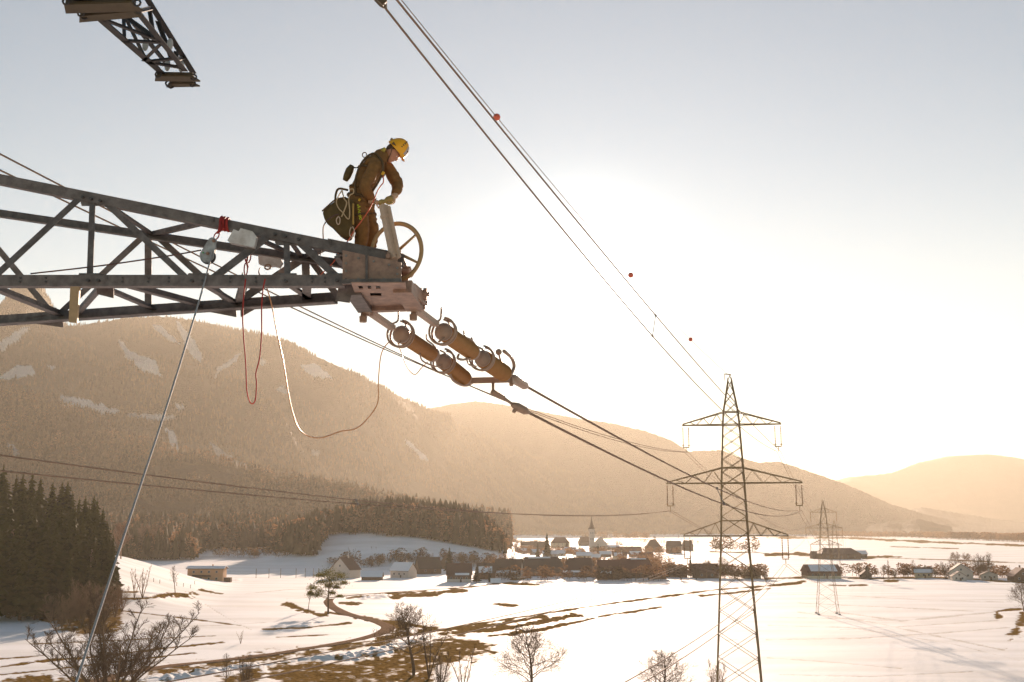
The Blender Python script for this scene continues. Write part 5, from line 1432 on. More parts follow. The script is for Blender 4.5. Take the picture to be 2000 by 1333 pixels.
def string(S, o, label):
    """o: pixel keypoints of the string"""
    e = empty('insulator_string', S(*o['rod'][0]), label, 'insulator', 'two strain insulator strings below the worker')
    a, b = S(*o['rod'][0]), S(*o['rod'][1])
    rd_ = MB().bar(a, b, .095, .07).build('link_rod', FIT, e)
    mk = MB(); d = (b - a)
    for t in (.28, .34, .38, .42, .46, .50, .54, .58, .62):
        mk.box(a + d * t + Vector((0, -.05, .0)), (.012, .004, .05 if t > .3 else .07), Matrix.Rotation(.5, 3, 'Y'))
    if o['text']: mk.build('stamped_marking', BOLT, rd_)
    for k, (p0, p1) in enumerate(o['units']):
        a, b = S(*p0), S(*p1); L = (b - a).length
        n = 14; r1, r0 = o['r'][k] * 1.06, o['r'][k] * .60
        prof = [(0, r0)]
        for i in range(n): prof += [((i + .15) / n, r0), ((i + .5) / n, r1), ((i + .62) / n, r1 * .97), ((i + .8) / n, r0)]
        prof += [(1, r0 * .9)]
        link_ = MB().lathe(a, b, prof, 24).build('insulator', PORC, e, smooth=True)
        dn = (b - a).normalized()
        MB().lathe(a - dn * .16, a + dn * .02, [(0, .05), (.15, .10), (.6, .135), (1, .12)], 16).build('cap', FIT, link_, smooth=True)
        MB().lathe(b - dn * .03, b + dn * .14, [(0, .11), (.5, .12), (.9, .08), (1, .05)], 16).build('cap', FIT, link_, smooth=True)
        # arcing ring round the upper cap
        x = dn.cross(Vector((0, 0, 1))).normalized(); z = x.cross(dn)
        for q, rr in ((.0, .20), (.09, .19)):
            c0 = a - dn * (.10 - q)
            MB().tube([c0 + x * rr * math.cos(t) + z * rr * math.sin(t) for t in np.linspace(-PI * 1.25, PI * .45, 22)], .017, 6).build('arcing_ring', FIT, e, smooth=True)
    for pts, r_ in o['horns']:
        MB().tube(curve([S(px, py) + Vector((0, dy, 0)) for px, py, dy in pts], 5), r_, 6).build('arcing_horn', FIT, e, smooth=True)
    return e
s1 = string(SA, dict(rod=[(716, 606), (767, 641)], text=True, units=[((786, 655), (843, 692)), ((868, 708), (907, 739))], r=(.115, .125),
    horns=[([(762, 634, 0), (776, 628, 0), (779, 618, -.05), (779, 608, -.08)], .014), ([(784, 630, -.1), (794, 636, -.15), (795, 650, -.2), (790, 664, -.15), (779, 672, 0)], .014),
           ([(833, 653, 0), (834, 664, 0), (846, 674, 0), (853, 686, 0), (849, 700, 0)], .013), ([(820, 690, 0), (824, 704, 0), (838, 712, 0), (852, 716, 0), (866, 712, 0)], .013),
           ([(860, 685, 0), (871, 692, 0), (873, 706, 0), (862, 718, 0)], .014), ([(879, 728, 0), (884, 742, 0), (900, 752, 0), (914, 753, 0), (928, 744, 0)], .022)]),
    'left string of two brown insulators in line below the crossarm tip')
s2 = string(SB, dict(rod=[(806, 600), (852, 634)], text=False, units=[((868, 650), (922, 688)), ((944, 702), (985, 730))], r=(.125, .14),
    horns=[([(846, 632, 0), (859, 625, 0), (862, 614, -.05), (863, 603, -.08)], .015), ([(868, 627, -.1), (878, 634, -.15), (878, 650, -.2), (870, 662, -.15), (857, 668, 0)], .016),
           ([(906, 646, 0), (908, 658, 0), (920, 664, 0), (929, 676, 0), (930, 690, 0)], .015), ([(921, 660, 0), (924, 670, 0), (930, 682, 0)], .014),
           ([(896, 693, 0), (894, 700, 0), (904, 703, 0), (918, 700, 0)], .02), ([(911, 700, 0), (916, 712, 0), (930, 716, 0)], .014),
           ([(933, 678, 0), (944, 684, 0), (946, 692, 0)], .016),
           ([(974, 690, 0), (977, 702, 0), (985, 714, 0), (986, 724, 0)], .016), ([(984, 686, 0), (998, 698, 0), (1004, 714, 0), (1000, 728, 0), (992, 738, 0)], .032)]),
    'right string of two brown insulators below the crossarm tip, nearest the glow')
MB().ball(SB(974, 688), .055, 10, 8).build('horn_knob', FIT, s2, smooth=True)
ya = SA(912, 744); yb = SB(996, 742)
yk = MB().bar(ya, yb, .07, .10).bar(SA(905, 740), ya, .1).bar(yb, SB(1010, 746), .1).build('yoke_plate', FIT); tag(yk, 'flat yoke plate joining the lower ends of the two insulator strings', 'yoke plate')
cl1 = MB().tube([SB(996, 738), SB(1004, 741), SB(1024, 753), SB(1030, 756)], [.05, .085, .08, .03], 10).bar(SB(1003, 742), SB(998, 752), .06).build('dead_end_clamp', FIT, smooth=True); tag(cl1, 'upper dead end clamp gripping the wire behind the yoke plate', 'clamp')
def lowf(px, py): return P(px, py, SB(990, 740).y + (px - 964) * .006)
cl2 = MB().bar(lowf(963, 748), lowf(963, 766), .05).tube([lowf(961, 765), lowf(984, 778)], .05, 8).tube([lowf(984, 778), lowf(1001, 790)], .028, 8).tube([lowf(1000, 790), lowf(1010, 795), lowf(1026, 803), lowf(1034, 807)], [.04, .075, .07, .025], 10).bar(lowf(1008, 796), lowf(1003, 806), .05).build('dead_end_clamp', FIT, smooth=True); tag(cl2, 'lower dead end clamp on a jointed link below the yoke plate', 'clamp')
mr1 = wire('conductor', SB(1026, 754), clamps[3] - sp, (1340, 925), .024, 'upper thick wire running from the insulator clamp to the large pylon', WG_)
mr2 = wire('conductor', lowf(1030, 805), clamps[3] + sp, (1300, 938), .024, 'lower thick wire running from the jointed clamp to the large pylon', WG_)
spacer(mr1, mr2, 1400, 'spacer between the thick wire pair before the large pylon')
# clamp and fitting at the very top where the wire pair comes in
o = MB().tube([P(725, -28, 20.4), P(738, -5, 20.7), P(748, 8, 20.9), P(754, 17, 21.0)], [.06, .10, .085, .03], 8).bar(P(738, -6, 20.6), P(752, 6, 20.6), .12).build('dead_end_clamp', mat('rust_stained_steel', (0.085, 0.055, 0.022)), smooth=True)
tag(o, 'rust brown clamp at the top edge where the wire pair starts', 'clamp')

# ------------------------------------------------------------------ ropes, blocks, slings
ROPE = mat('grey_rope', (0.42, 0.40, 0.40), .7, noise=.4, nscale=60)
RED = mat('red_rope', (0.34, 0.022, 0.015), .7)
ORANGEC = mat('orange_cable', (0.60, 0.27, 0.12), .4)
DARKC = mat('dark_cord', (0.10, 0.045, 0.035), .6)
def rope(name, pts, r, m_, label, cat='rope', group=None, n=6):
    o = MB().tube(curve(pts, n), r, 6).build(name, m_, smooth=True); tag(o, label, cat, group); return o
rope('hoisting_rope', [P(413, 490, 14.2), P(410, 512, 14.15), P(383, 608, 13.6), P(330, 780, 12.4), P(270, 962, 11.2), P(215, 1130, 10.2), P(150, 1330, 9.2), P(138, 1365, 9.1)], .011, ROPE, 'grey hoisting rope running from the pulley block down to the bottom left corner')
rope('tail_rope', [P(60, 535, 14.1), P(200, 519, 14.15), P(330, 500, 14.2), P(393, 489, 14.25)], .010, DARKC, 'dark rope stretched almost level from the crossarm to the pulley block')
# pulley block: two cheek plates, sheave, bolts
pb = empty('pulley_block', P(408, 487, 14.25), 'grey oval pulley block hanging from the red sling', 'pulley block')
ax = (P(402, 503, 14.25) - P(416, 468, 14.25)).normalized()
def block_outline(c0, r0, c1, r1, n=10):
    d = (c1 - c0).normalized(); s = Vector((0, 1, 0)).cross(d).normalized()
    out = []
    for k in range(n + 1):
        a = -PI / 2 + PI * k / n - PI / 2
        out.append(c0 + s * r0 * math.sin(a + PI / 2) * 1 + -d * r0 * math.cos(a + PI / 2))
    for k in range(n + 1):
        a = PI / 2 - PI * k / n
        out.append(c1 + s * r1 * math.sin(a) + d * r1 * math.cos(a))
    return out
c0, c1 = P(414, 472, 14.22), P(404, 499, 14.22)
CHK = mat('scuffed_alloy', (0.42, 0.41, 0.40), .45, noise=.35, nscale=14, col2=(0.22, .21, .2))
MB().prism(block_outline(c0, .055, c1, .095), (0, .012, 0)).build('cheek_plate', CHK, pb)
MB().prism([p + Vector((0, .05, 0)) for p in block_outline(c0, .055, c1, .095)], (0, .012, 0)).build('cheek_plate', CHK, pb)
MB().lathe(c1 + Vector((.008, .012, -.012)), c1 + Vector((.008, .05, -.012)), [(0, .10), (.5, .085), (1, .10)], 20).build('sheave', BOLT, pb)
for c_ in (P(417, 470, 14.2), P(405, 495, 14.2)):
    MB().lathe(c_ + Vector((0, .03, 0)), c_ - Vector((0, .012, 0)), [(0, .022), (.6, .022), (.61, .014), (1, .012)], 10).build('bolt', FLAREST, pb)
MB().ball(P(397, 494, 14.2), .012, 6, 4, (1.3, .3, .8)).build('green_mark', mat('green_paint', (.08, .3, .1), .5), pb)
def loop(c, rx, rz, r, m_, name, label, tilt=0.0, cat='carabiner', group=None):
    pts = [Vector(c) + Vector((rx * math.cos(a) * math.cos(tilt) - rz * math.sin(a) * math.sin(tilt), .01 * math.sin(a), rx * math.cos(a) * math.sin(tilt) + rz * math.sin(a) * math.cos(tilt))) for a in np.linspace(0, 2 * PI, 17)]
    o = MB().tube(pts, r, 6, caps=False).build(name, m_, smooth=True); tag(o, label, cat, group); return o
loop(P(423, 461, 14.3), .028, .055, .009, RED, 'carabiner', 'red carabiner linking the sling to the pulley block', -.35)
sl = MB()
for k, off in enumerate((-.05, -.015, .03)):
    cpt = T1(440) + Vector((off, 0, .01 - off * .2))
    sl.tube([cpt + Vector((0, .09 * math.cos(a) + .03, .085 * math.sin(a))) for a in np.linspace(0, 2 * PI, 15)], .019, 6, caps=False)
sl.tube(curve([T1(434) + Vector((0, -.08, 0)), P(428, 450, 14.2), P(424, 455, 14.25), P(430, 451, 14.25), T1(438) + Vector((0, -.08, -.05))], 5), .017, 6)
o = sl.build('sling', RED, smooth=True); tag(o, 'red round sling wrapped about the near top chord of the crossarm', 'sling')
WPL = mat('worn_white_panel', (0.62, 0.58, 0.55), .6, noise=.2, nscale=7, col2=(0.40, .34, .30))
def panel(name, pts, Y, label, t=.05):
    b = Vector(P(*pts[0], Y)); o = MB().prism([P(px, py, Y) for px, py in pts], (0, t, 0)).build(name, WPL); tag(o, label, 'equipment'); return o
panel('tool_case', [(444, 470), (456, 448), (466, 452), (470, 446), (493, 452), (501, 463), (496, 484), (448, 474)], 14.16, 'worn white flat case hanging on the near top chord', .10)
panel('tool_case', [(504, 499), (548, 506), (551, 512), (545, 522), (535, 519), (522, 520), (505, 515)], 14.9, 'smaller worn white case hanging below the far top chord', .10)
loop(P(523, 522, 14.85), .04, .035, .012, FIT, 'hook_ring', 'pale ring and hook under the smaller white case', cat='ring')
o = MB().tube(curve([P(483, 486, 14.9), P(484, 500, 14.8), P(482, 512, 14.6), P(484, 522, 14.5)], 4), .014, 6).tube([P(484, 500, 14.75) + Vector((.04 * math.cos(a), 0, .10 * math.sin(a))) for a in np.linspace(0, 2 * PI, 12)], .010, 5).tube([P(480, 526, 14.4) + Vector((.022 * math.cos(a), 0, .085 * math.sin(a))) for a in np.linspace(0, 2 * PI, 12)], .009, 5).build('rope_sling', RED, smooth=True); tag(o, 'thin red sling with links hanging between the two white cases', 'sling')
rope('red_rope', [P(480, 545, 13.9), P(476, 580, 13.9), P(474, 620, 13.9), P(476, 660, 13.9), P(480, 710, 13.9), P(482, 760, 13.9), P(487, 783, 13.9), P(493, 789, 13.9), P(499, 780, 13.9), P(501, 750, 13.9), P(500, 728, 13.9), P(507, 700, 13.9), P(511, 650, 13.9), P(511, 600, 13.9), P(514, 565, 13.9), P(518, 545, 13.9)], .009, RED, 'dark red rope hanging in a long narrow loop below the crossarm')
rope('cable_loop', [P(508, 524, 14.8), P(506, 535, 14.6), P(520, 560, 14.4), P(532, 602, 14.4), P(541, 650, 14.5), P(553, 705, 14.7), P(562, 762, 14.9), P(572, 808, 15.1), P(584, 838, 15.3), P(604, 853, 15.6), P(630, 855, 15.9), P(665, 843, 16.2), P(694, 838, 16.4), P(714, 822, 16.6), P(737, 789, 16.8), P(739, 745, 16.8), P(743, 700, 16.8), P(750, 680, 16.8), P(764, 664, 16.8)], .009, ORANGEC, 'orange earthing cable sagging in a wide loop from crossarm to insulator', 'cable')
rope('cable_loop', [P(777, 670, 16.9), P(784, 690, 17), P(794, 715, 17.1), P(804, 729, 17.2), P(813, 731, 17.3), P(824, 718, 17.4), P(836, 707, 17.5)], .007, ORANGEC, 'short thin cable loop hanging between the left insulators', 'cable')
# ------------------------------------------------------------------ the worker
YW = 14.65
def J(px, py, dy=0.0): return P(px, py, YW + dy)
def evaluated(o):
    bpy.context.view_layer.update()
    dg = bpy.context.evaluated_depsgraph_get()
    return bpy.data.meshes.new_from_object(o.evaluated_get(dg))
def skin(joints, edges, root=0, sub=2):
    """joints: [(Vector, rx, ry)]; grows one smooth surface over a stick skeleton"""
    me = bpy.data.meshes.new('skeleton'); me.from_pydata([tuple(j[0]) for j in joints], edges, [])
    o = bpy.data.objects.new('skeleton', me); C.objects.link(o)
    md = o.modifiers.new('skin', 'SKIN'); md.branch_smoothing = .6
    sv = me.skin_vertices[0].data
    for i, j in enumerate(joints):
        sv[i].radius = (j[1], j[2] if len(j) > 2 else j[1]); sv[i].use_root = (i == root)
    s2 = o.modifiers.new('sub', 'SUBSURF'); s2.levels = sub; s2.render_levels = sub
    out = evaluated(o); bpy.data.objects.remove(o); bpy.data.meshes.remove(me)
    return out
def join_remesh(meshes, vox):
    bm = bmesh.new()
    for m_ in meshes: bm.from_mesh(m_)
    me = bpy.data.meshes.new('tmp'); bm.to_mesh(me); bm.free()
    o = bpy.data.objects.new('tmp', me); C.objects.link(o)
    r = o.modifiers.new('r', 'REMESH'); r.mode = 'VOXEL'; r.voxel_size = vox
    sm = o.modifiers.new('s', 'SMOOTH'); sm.iterations = 2; sm.factor = .5
    out = evaluated(o); bpy.data.objects.remove(o)
    return out
def wrinkle(me, amp, fr):
    n = len(me.vertices); co = np.empty(n * 3); me.vertices.foreach_get('co', co); co = co.reshape(-1, 3)
    no = np.array([tuple(v.normal) for v in me.vertices])
    d = (fbm(co[:, 0] * fr + co[:, 1] * fr * .7, co[:, 2] * fr * 1.6 + co[:, 1] * fr * .4, 3) - .5) * 2
    d = -np.abs(d) * amp * 1.6 + amp * .5
    co += no * d[:, None]; me.vertices.foreach_set('co', co.ravel()); me.update()
def finish(name, me, m_, parent, smooth=True):
    me.name = name; me.materials.clear(); me.materials.append(m_)
    me.transform(parent_inv(parent))
    if smooth: me.polygons.foreach_set('use_smooth', [True] * len(me.polygons))
    return link(name, me, parent)
SKIN = mat('skin', (0.55, 0.24, 0.14), .55, noise=.1, nscale=20)
JACKET = mat('work_jacket', (0.25, 0.115, 0.030), .85, noise=.35, nscale=14, bump=.4)  # dark cloth, golden brown of lens flare put into the colour
TROUS = mat('work_trousers', (0.25, 0.115, 0.028), .85, noise=.35, nscale=12, bump=.4)  # same flare brown put into the trouser colour
HELM = mat('yellow_helmet', (0.95, 0.42, 0.01), .3, noise=.06, nscale=10)
HGREY = mat('helmet_grey_front', (0.42, 0.35, 0.33), .5)
GLOVE = mat('leather_glove', (0.58, 0.37, 0.24), .7, noise=.2, nscale=25)
BLACKM = mat('helmet_black', (0.10, 0.05, 0.015), .6)
YELL = mat('yellow_webbing', (0.75, 0.38, 0.02), .6)
NEON = mat('neon_print', (0.75, 0.80, 0.02), .5)
STRAP = mat('harness_webbing', (0.10, 0.055, 0.02), .8)
BAGM = mat('tool_bag_fabric', (0.13, 0.078, 0.022), .85, noise=.35, nscale=14, bump=.4)  # olive brown fabric, some flare brightening put into its colour
TAN = mat('pale_sling', (0.50, 0.34, 0.19), .7)
STEELP = mat('bright_tool_steel', (0.60, 0.42, 0.30), .4, noise=.15, nscale=20, spec=.5)
BOOT = mat('boot_leather', (0.09, 0.05, 0.02), .7)
w0 = PZ(712, 500, T1(705).z)
wk = empty('person', J(708, 505, 0), 'worker in yellow helmet and flare-browned workwear bending over a lever on the crossarm tip', 'person')
foot_z = P(705, 505, YW - .12).z
# one continuous body
hup = Vector((.79, 0, .61)).normalized(); hf = Vector((.61, 0, -.79)).normalized(); hs_ = Vector((0, -1, 0))
rim = J(774, 293)
hc = rim - hup * .055
def body_joints(k=0.0, kl=0.0):
    j = [(J(703, 396), .135 + k, .12 + k), (J(707, 374), .125 + k, .12 + k), (J(716, 345), .155 + k, .16 + k), (J(728, 319), .15 + k, .16 + k), (J(742, 309), .075 + k, .08 + k), (J(753, 304), .055 + k * .3, .055 + k * .3),
         (J(736, 320, -.15), .075 + k, .075 + k), (J(711, 366, -.25), .048 + k * 1.1, .05 + k * 1.1), (J(726, 391, -.10), .036 + k * .9, .034 + k * .9),
         (J(751, 319, .15), .075 + k, .075 + k), (J(779, 362, .17), .048 + k * 1.1, .05 + k * 1.1), (J(770, 382, .0), .036 + k * .9, .034 + k * .9)]
    e = [(0, 1), (1, 2), (2, 3), (3, 4), (4, 5), (3, 6), (6, 7), (7, 8), (3, 9), (9, 10), (10, 11)]
    return j, e
def leg_joints(k=0.0):
    return [(J(698, 406, -.10), .10 + k, .10 + k), (J(708, 450, -.16), .062 + k, .066 + k), (J(703, 492, -.13), .042 + k * 1.2, .045 + k * 1.2),
            (J(711, 404, .10), .10 + k, .10 + k), (J(727, 448, .13), .062 + k, .066 + k), (J(722, 492, .12), .042 + k * 1.2, .045 + k * 1.2)]
j, e = body_joints(); L = leg_joints(); b = len(j)
j += L; e += [(0, b), (b, b + 1), (b + 1, b + 2), (0, b + 3), (b + 3, b + 4), (b + 4, b + 5)]
bodym = skin(j, e)
Rh = Matrix((hf, hs_, hup)).transposed()          # head axes: x face, y side, z crown
def H(x, y, z): return hc + hf * x + hs_ * y + hup * z
hd = MB()
hd.ball(hc, .105, 20, 14, (.98, .78, 1.12), Rh)
hd.ball(H(.035, 0, -.075), .07, 14, 10, (.95, .8, .8), Rh)          # jaw
hd.ball(H(.075, 0, -.112), .026, 10, 8, (1, 1.1, .9), Rh)           # chin
hd.tube([H(.095, 0, .012), H(.118, 0, -.02), H(.123, 0, -.035), H(.10, 0, -.048)], [.010, .013, .016, .012], 8)   # nose
hd.tube([H(.098, -.022, -.066), H(.104, 0, -.064), H(.098, .022, -.066)], [.006, .009, .006], 6)                   # lips
hd.tube([H(.098, -.022, -.076), H(.103, 0, -.077), H(.098, .022, -.076)], [.006, .009, .006], 6)
hd.tube([H(.088, -.045, .02), H(.102, -.02, .024), H(.102, .02, .024), H(.088, .045, .02)], .010, 6)               # brow
for sy in (-1, 1): hd.ball(H(-.005, sy * .082, -.02), .030, 10, 8, (.75, .35, 1.1), Rh)                            # ears
hd.lathe(H(-.01, 0, -.05), J(744, 310), [(0, .062), (.5, .056), (1, .065)], 14)
hm = hd.mesh('head', SKIN)
bodyme = join_remesh([bodym, hm], .012)
body = finish('body', bodyme, SKIN, wk)
for sy in (-1, 1):
    MB().ball(H(.090, sy * .032, .002), .012, 10, 8).build('eye', mat('eye_white', (.7, .6, .55), .3), wk)
# hair under the helmet
MB().ball(H(-.018, 0, .015), .104, 16, 10, (.98, .80, 1.0), Rh).build('hair', mat('brown_hair', (.10, .05, .02), .8, noise=.3, nscale=60), wk, True)
# jacket and trousers: their own surfaces over the body
j, e = body_joints(.034); j.append((J(701, 406), .165, .16)); e.append((0, len(j) - 1)); jm = skin(j, e, sub=3)
cuff = MB()
wrinkle(jm, .016, 9.0)
jk = finish('jacket', jm, JACKET, wk)
MB().tube([J(741, 312), J(745, 306), J(752, 303), J(757, 301)], [.118, .110, .098, .090], 16, caps=False).build('collar', JACKET, wk, True)
MB().tube([J(747, 296, -.10), J(752, 290, -.09)], [.03, .022], 8).build('yellow_tab', mat('olive_yellow_patch', (.45, .33, .05), .7), wk)
j = [(J(703, 394), .15, .14)] + leg_joints(.036); e = [(0, 1), (1, 2), (2, 3), (0, 4), (4, 5), (5, 6)]
tm = skin(j, e, sub=3); wrinkle(tm, .018, 8.0)
finish('trousers', tm, TROUS, wk)
for dy, px in ((-.13, 703), (.12, 722)):
    c_ = P(px, 500, YW + dy); c_.z = foot_z + .03
    m = MB(); m.tube([c_ + Vector((-.07, 0, .02)), c_ + Vector((-.02, 0, .06)), c_ + Vector((.08, 0, .03)), c_ + Vector((.17, 0, .015)), c_ + Vector((.21, 0, .01))], [.045, .06, .055, .045, .025], 10)
    m.tube([c_ + Vector((-.01, 0, .04)), c_ + Vector((-.015, 0, .16))], [.058, .062], 10); m.box(c_ + Vector((.06, 0, -.025)), (.30, .10, .025))
    m.build('boot', BOOT, wk, True)
board = MB().box((J(715, 505).x, YW, foot_z - .03), (.75, .62, .03)).bar((J(715, 505).x - .3, YW - .5, foot_z - .06), (J(715, 505).x - .3, YW + .5, foot_z - .06), .05).build('foot_board', RUSTY, arm)
# helmet: shell with rim, ridge, side vents, front plate, peak and chin strap
hl = MB(); nU, nV = 28, 12
def hp(a, t, r=1.0):
    """a around (0 = front), t 0 rim .. 1 crown"""
    th = t * PI / 2
    x = math.cos(a) * math.cos(th) * .150; y = math.sin(a) * math.cos(th) * .126; z = math.sin(th) * .185
    drop = .035 * (1 - t) ** 3 * (-math.cos(a) * .3 - math.cos(2 * a) * .2 + .35)
    x *= 1 + .05 * (1 - t) ** 6; y *= 1 + .05 * (1 - t) ** 6
    return rim + hf * x * r + hs_ * y * r + hup * (z * r - drop)
vs = []; fs = []
for i in range(nV + 1):
    for k in range(nU): vs.append(hp(2 * PI * k / nU, i / nV))
for i in range(nV):
    for k in range(nU):
        k2 = (k + 1) % nU; fs.append((i * nU + k, i * nU + k2, (i + 1) * nU + k2, (i + 1) * nU + k))
hl.add(vs, fs); b0 = len(hl.v)
hl.add([hp(2 * PI * k / nU, 0, .93) for k in range(nU)] + [hp(2 * PI * k / nU, .5, .93) for k in range(nU)], [(k, (k + 1) % nU, nU + (k + 1) % nU, nU + k) for k in range(nU)])
hl.add([hp(2 * PI * k / nU, 0) for k in range(nU)] + [hp(2 * PI * k / nU, 0, .93) for k in range(nU)], [(k, (k + 1) % nU, nU + (k + 1) % nU, nU + k) for k in range(nU)])
helmet = hl.build('helmet', HELM, wk, True)
for t, r in ((.80, .011), (.66, .012), (.53, .013), (.40, .012), (.28, .010)):
    q = hp(PI / 2 - .30 + .25 * (t - .5), t, 1.005)
    MB().ball(q, r, 8, 6, (1.1, .5, .8), Rh).build('vent', BLACKM, helmet)
q = hp(PI / 2 + .25, .10, 1.01); MB().prism([q + hf * .035, q - hf * .03 + hup * .012, q - hf * .02 - hup * .03], (0, -.012, 0)).build('clip', BLACKM, helmet)
m = MB(); aa = np.linspace(-.62, .62, 7); tt_ = np.linspace(.12, .62, 6)
vv = [hp(a, t, 1.02) for t in tt_ for a in aa]
m.add(vv, [(i * 7 + k, i * 7 + k + 1, (i + 1) * 7 + k + 1, (i + 1) * 7 + k) for i in range(5) for k in range(6)])
m.build('front_plate', HGREY, helmet, True)
q = hp(.28, .35, 1.04); MB().ball(q, .012, 8, 6).build('lamp_clip', BLACKM, helmet)
m = MB(); aa = np.linspace(-.9, .9, 11)
m.add([hp(a, 0.02, 1.0) for a in aa] + [hp(a, 0, 1.0) + hf * .045 * math.cos(a) - hup * .012 for a in aa], [(k, k + 1, 12 + k, 11 + k) for k in range(10)])
m.build('peak', HELM, helmet, True)
q = hp(PI - .35, .15, 1.02); MB().ball(q, .02, 8, 6, (1, .5, 1), Rh).build('rear_clip', BLACKM, helmet)
MB().tube([hp(PI / 2 + .2, 0, .97), H(.03, .088, -.05), H(.06, .05, -.125), H(.062, 0, -.14)], .006, 6).build('chin_strap', BLACKM, wk)
# gloved hands: palm, four fingers of different length curled round the lever head, and a thumb
def hand(wrist, dirv, palmn, grip, flip, label=None):
    d = Vector(dirv).normalized(); n = Vector(palmn); n = (n - d * n.dot(d)).normalized(); s = d.cross(n).normalized() * flip
    m = MB(); c0 = Vector(wrist)
    m.tube([c0 - d * .05, c0, c0 + d * .03], [.047, .043, .040], 10)
    m.ball(c0 + d * .065, .048, 12, 8, (1.05, .9, .62), Matrix((d, s, n)).transposed())
    for k, (off, L) in enumerate(((-.033, .82), (-.011, .95), (.011, .9), (.031, .72))):
        p = c0 + d * .095 + s * off; a = 0.25; pts = [c0 + d * .07 + s * off * .9, p]
        for q, l in enumerate((.042, .030, .024)):
            a += grip; dd = d * math.cos(a) + n * math.sin(a); p = p + dd * l * L; pts.append(p)
        m.tube(pts, [.014, .0135, .012, .011, .009], 7)
    t0 = c0 + d * .03 - s * .038; t1 = t0 + (d * .6 - s * .7 + n * .4).normalized() * .04; t2 = t1 + (d * .7 + n * .7 + s * .1).normalized() * .034; t3 = t2 + (d * .3 + n * .7 + s * .6).normalized() * .026
    m.tube([c0 + d * .01 - s * .02, t0, t1, t2, t3], [.018, .018, .015, .013, .010], 7)
    me = m.mesh('hand', GLOVE); me = join_remesh([me], .0055)
    return finish('glove', me, GLOVE, wk)
hand(J(727, 393, -.10), (1, .18, -.25), (.1, .2, -1), .75, 1)
hand(J(769, 384, -.0), (-.35, -.5, -.45), (-.6, .1, -.6), .8, -1)
# harness: belt, shoulder and chest webbing, thigh loops, buckles
def band_(pts, w_, name='strap', m_=STRAP, th=.012):
    return MB().tube(curve(pts, 5), w_ * .5, 8).build(name, m_, wk, True)
def ring3(c, axis, rx, ry, r, name, m_, n=24):
    ax_ = Vector(axis).normalized(); u = ax_.cross(Vector((0, 1, 0))).normalized(); v = ax_.cross(u)
    return MB().tube([c + u * rx * math.cos(a) + v * ry * math.sin(a) for a in np.linspace(0, 2 * PI, n)], r, 6, caps=False).build(name, m_, wk, True)
up_t = (J(718, 348) - J(703, 396)).normalized()
ring3(J(704, 388), up_t, .172, .170, .022, 'waist_belt', STRAP)
ring3(J(702, 424, -.13), (J(708, 450) - J(698, 406)), .118, .125, .014, 'thigh_strap', STRAP)
ring3(J(719, 424, .12), (J(727, 448) - J(711, 404)), .112, .12, .014, 'thigh_strap', STRAP)
ring3(J(725, 335), up_t, .178, .195, .016, 'chest_strap', STRAP)
band_([J(696, 384, -.17), J(694, 352, -.19), J(708, 316, -.20), J(731, 300, -.14), J(748, 322, -.19), J(742, 350, -.18), J(722, 382, -.18)], .03)
for x, y, s, m_ in ((748, 339, .035, YELL), (727, 348, .022, YELL), (717, 369, .028, YELL), (724, 378, .016, YELL), (702, 391, .026, YELL), (733, 331, .014, TAN)):
    MB().box(J(x, y, -.205 if x > 720 else -.20), (s, .02, s * 1.3), Matrix.Rotation(.5, 3, 'Y')).build('buckle', m_, wk)
ring3(J(712, 303, -.02), (0, 1, 0.01), .03, .035, .007, 'back_loop', STRAP, 14)
# neon print down the thigh: blocks and rings standing off the cloth
pr = MB()
for i, (x, y) in enumerate(((699, 401), (700, 405), (702, 404))): pr.box(J(x, y, -.245), (.022, .006, .012))
for x, y in ((700, 409), (703, 411), (701, 413)): pr.box(J(x, y, -.245), (.020, .006, .008))
for x, y in ((702, 417), (703, 422), (704, 427)):
    pr.tube([J(x, y, -.243) + Vector((.014 * math.cos(a), 0, .013 * math.sin(a))) for a in np.linspace(0.4, 2 * PI - (.5 if y == 417 else 0), 12)], .0045, 5)
pr.build('trouser_print', NEON, wk)
# what hangs from the harness
bag = MB(); op = [(629, 413), (641, 402), (656, 390), (676, 384), (690, 392), (691, 440), (684, 464), (674, 465), (662, 457), (646, 440), (634, 431)]
bag.prism([P(x, y, 14.30) for x, y in op], (0, .20, 0))
bm_ = bag.mesh('tool_bag', BAGM)
o_ = bpy.data.objects.new('t', bm_); C.objects.link(o_); bv = o_.modifiers.new('b', 'BEVEL'); bv.width = .03; bv.segments = 3
bme = evaluated(o_); bpy.data.objects.remove(o_)
tb = empty('tool_bag', P(662, 440, 14.4), 'large brown tool bag slung at the hip of the worker', 'bag')
finish('bag_body', bme, BAGM, tb)
MB().tube(curve([P(655, 394, 14.3), P(656, 380, 14.35), P(662, 369, 14.42), P(680, 372, 14.45)], 5), .016, 6).build('handle', STRAP, tb, True)
MB().tube(curve([P(629, 413, 14.28), P(641, 402, 14.27), P(656, 390, 14.27), P(676, 386, 14.27)], 3), .010, 6).build('rim', BLACKM, tb, True)
po = empty('pouch', J(682, 340, -.05), 'narrow brown pouch clipped to the back of the harness', 'pouch')
MB().tube([J(688, 324), J(683, 333), J(678, 345), J(674, 353)], [.035, .055, .052, .035], 10).build('pouch_body', BAGM, po, True)
MB().tube([J(688, 326), J(693, 328), J(702, 328)], .008, 6).build('clip', STRAP, po, True)
def item(name, pts, r, m_, label, cat, closed=False):
    o = MB().tube(curve(pts, 5), r, 6).build(name, m_, smooth=True); tag(o, label, cat); return o
YH = -.42
item('lanyard', [J(668, 372, YH), J(672, 388, YH), J(677, 396, YH), J(673, 410, YH), J(667, 424, YH)], .009, TAN, 'pale rope loop hanging in front of the tool bag', 'lanyard')
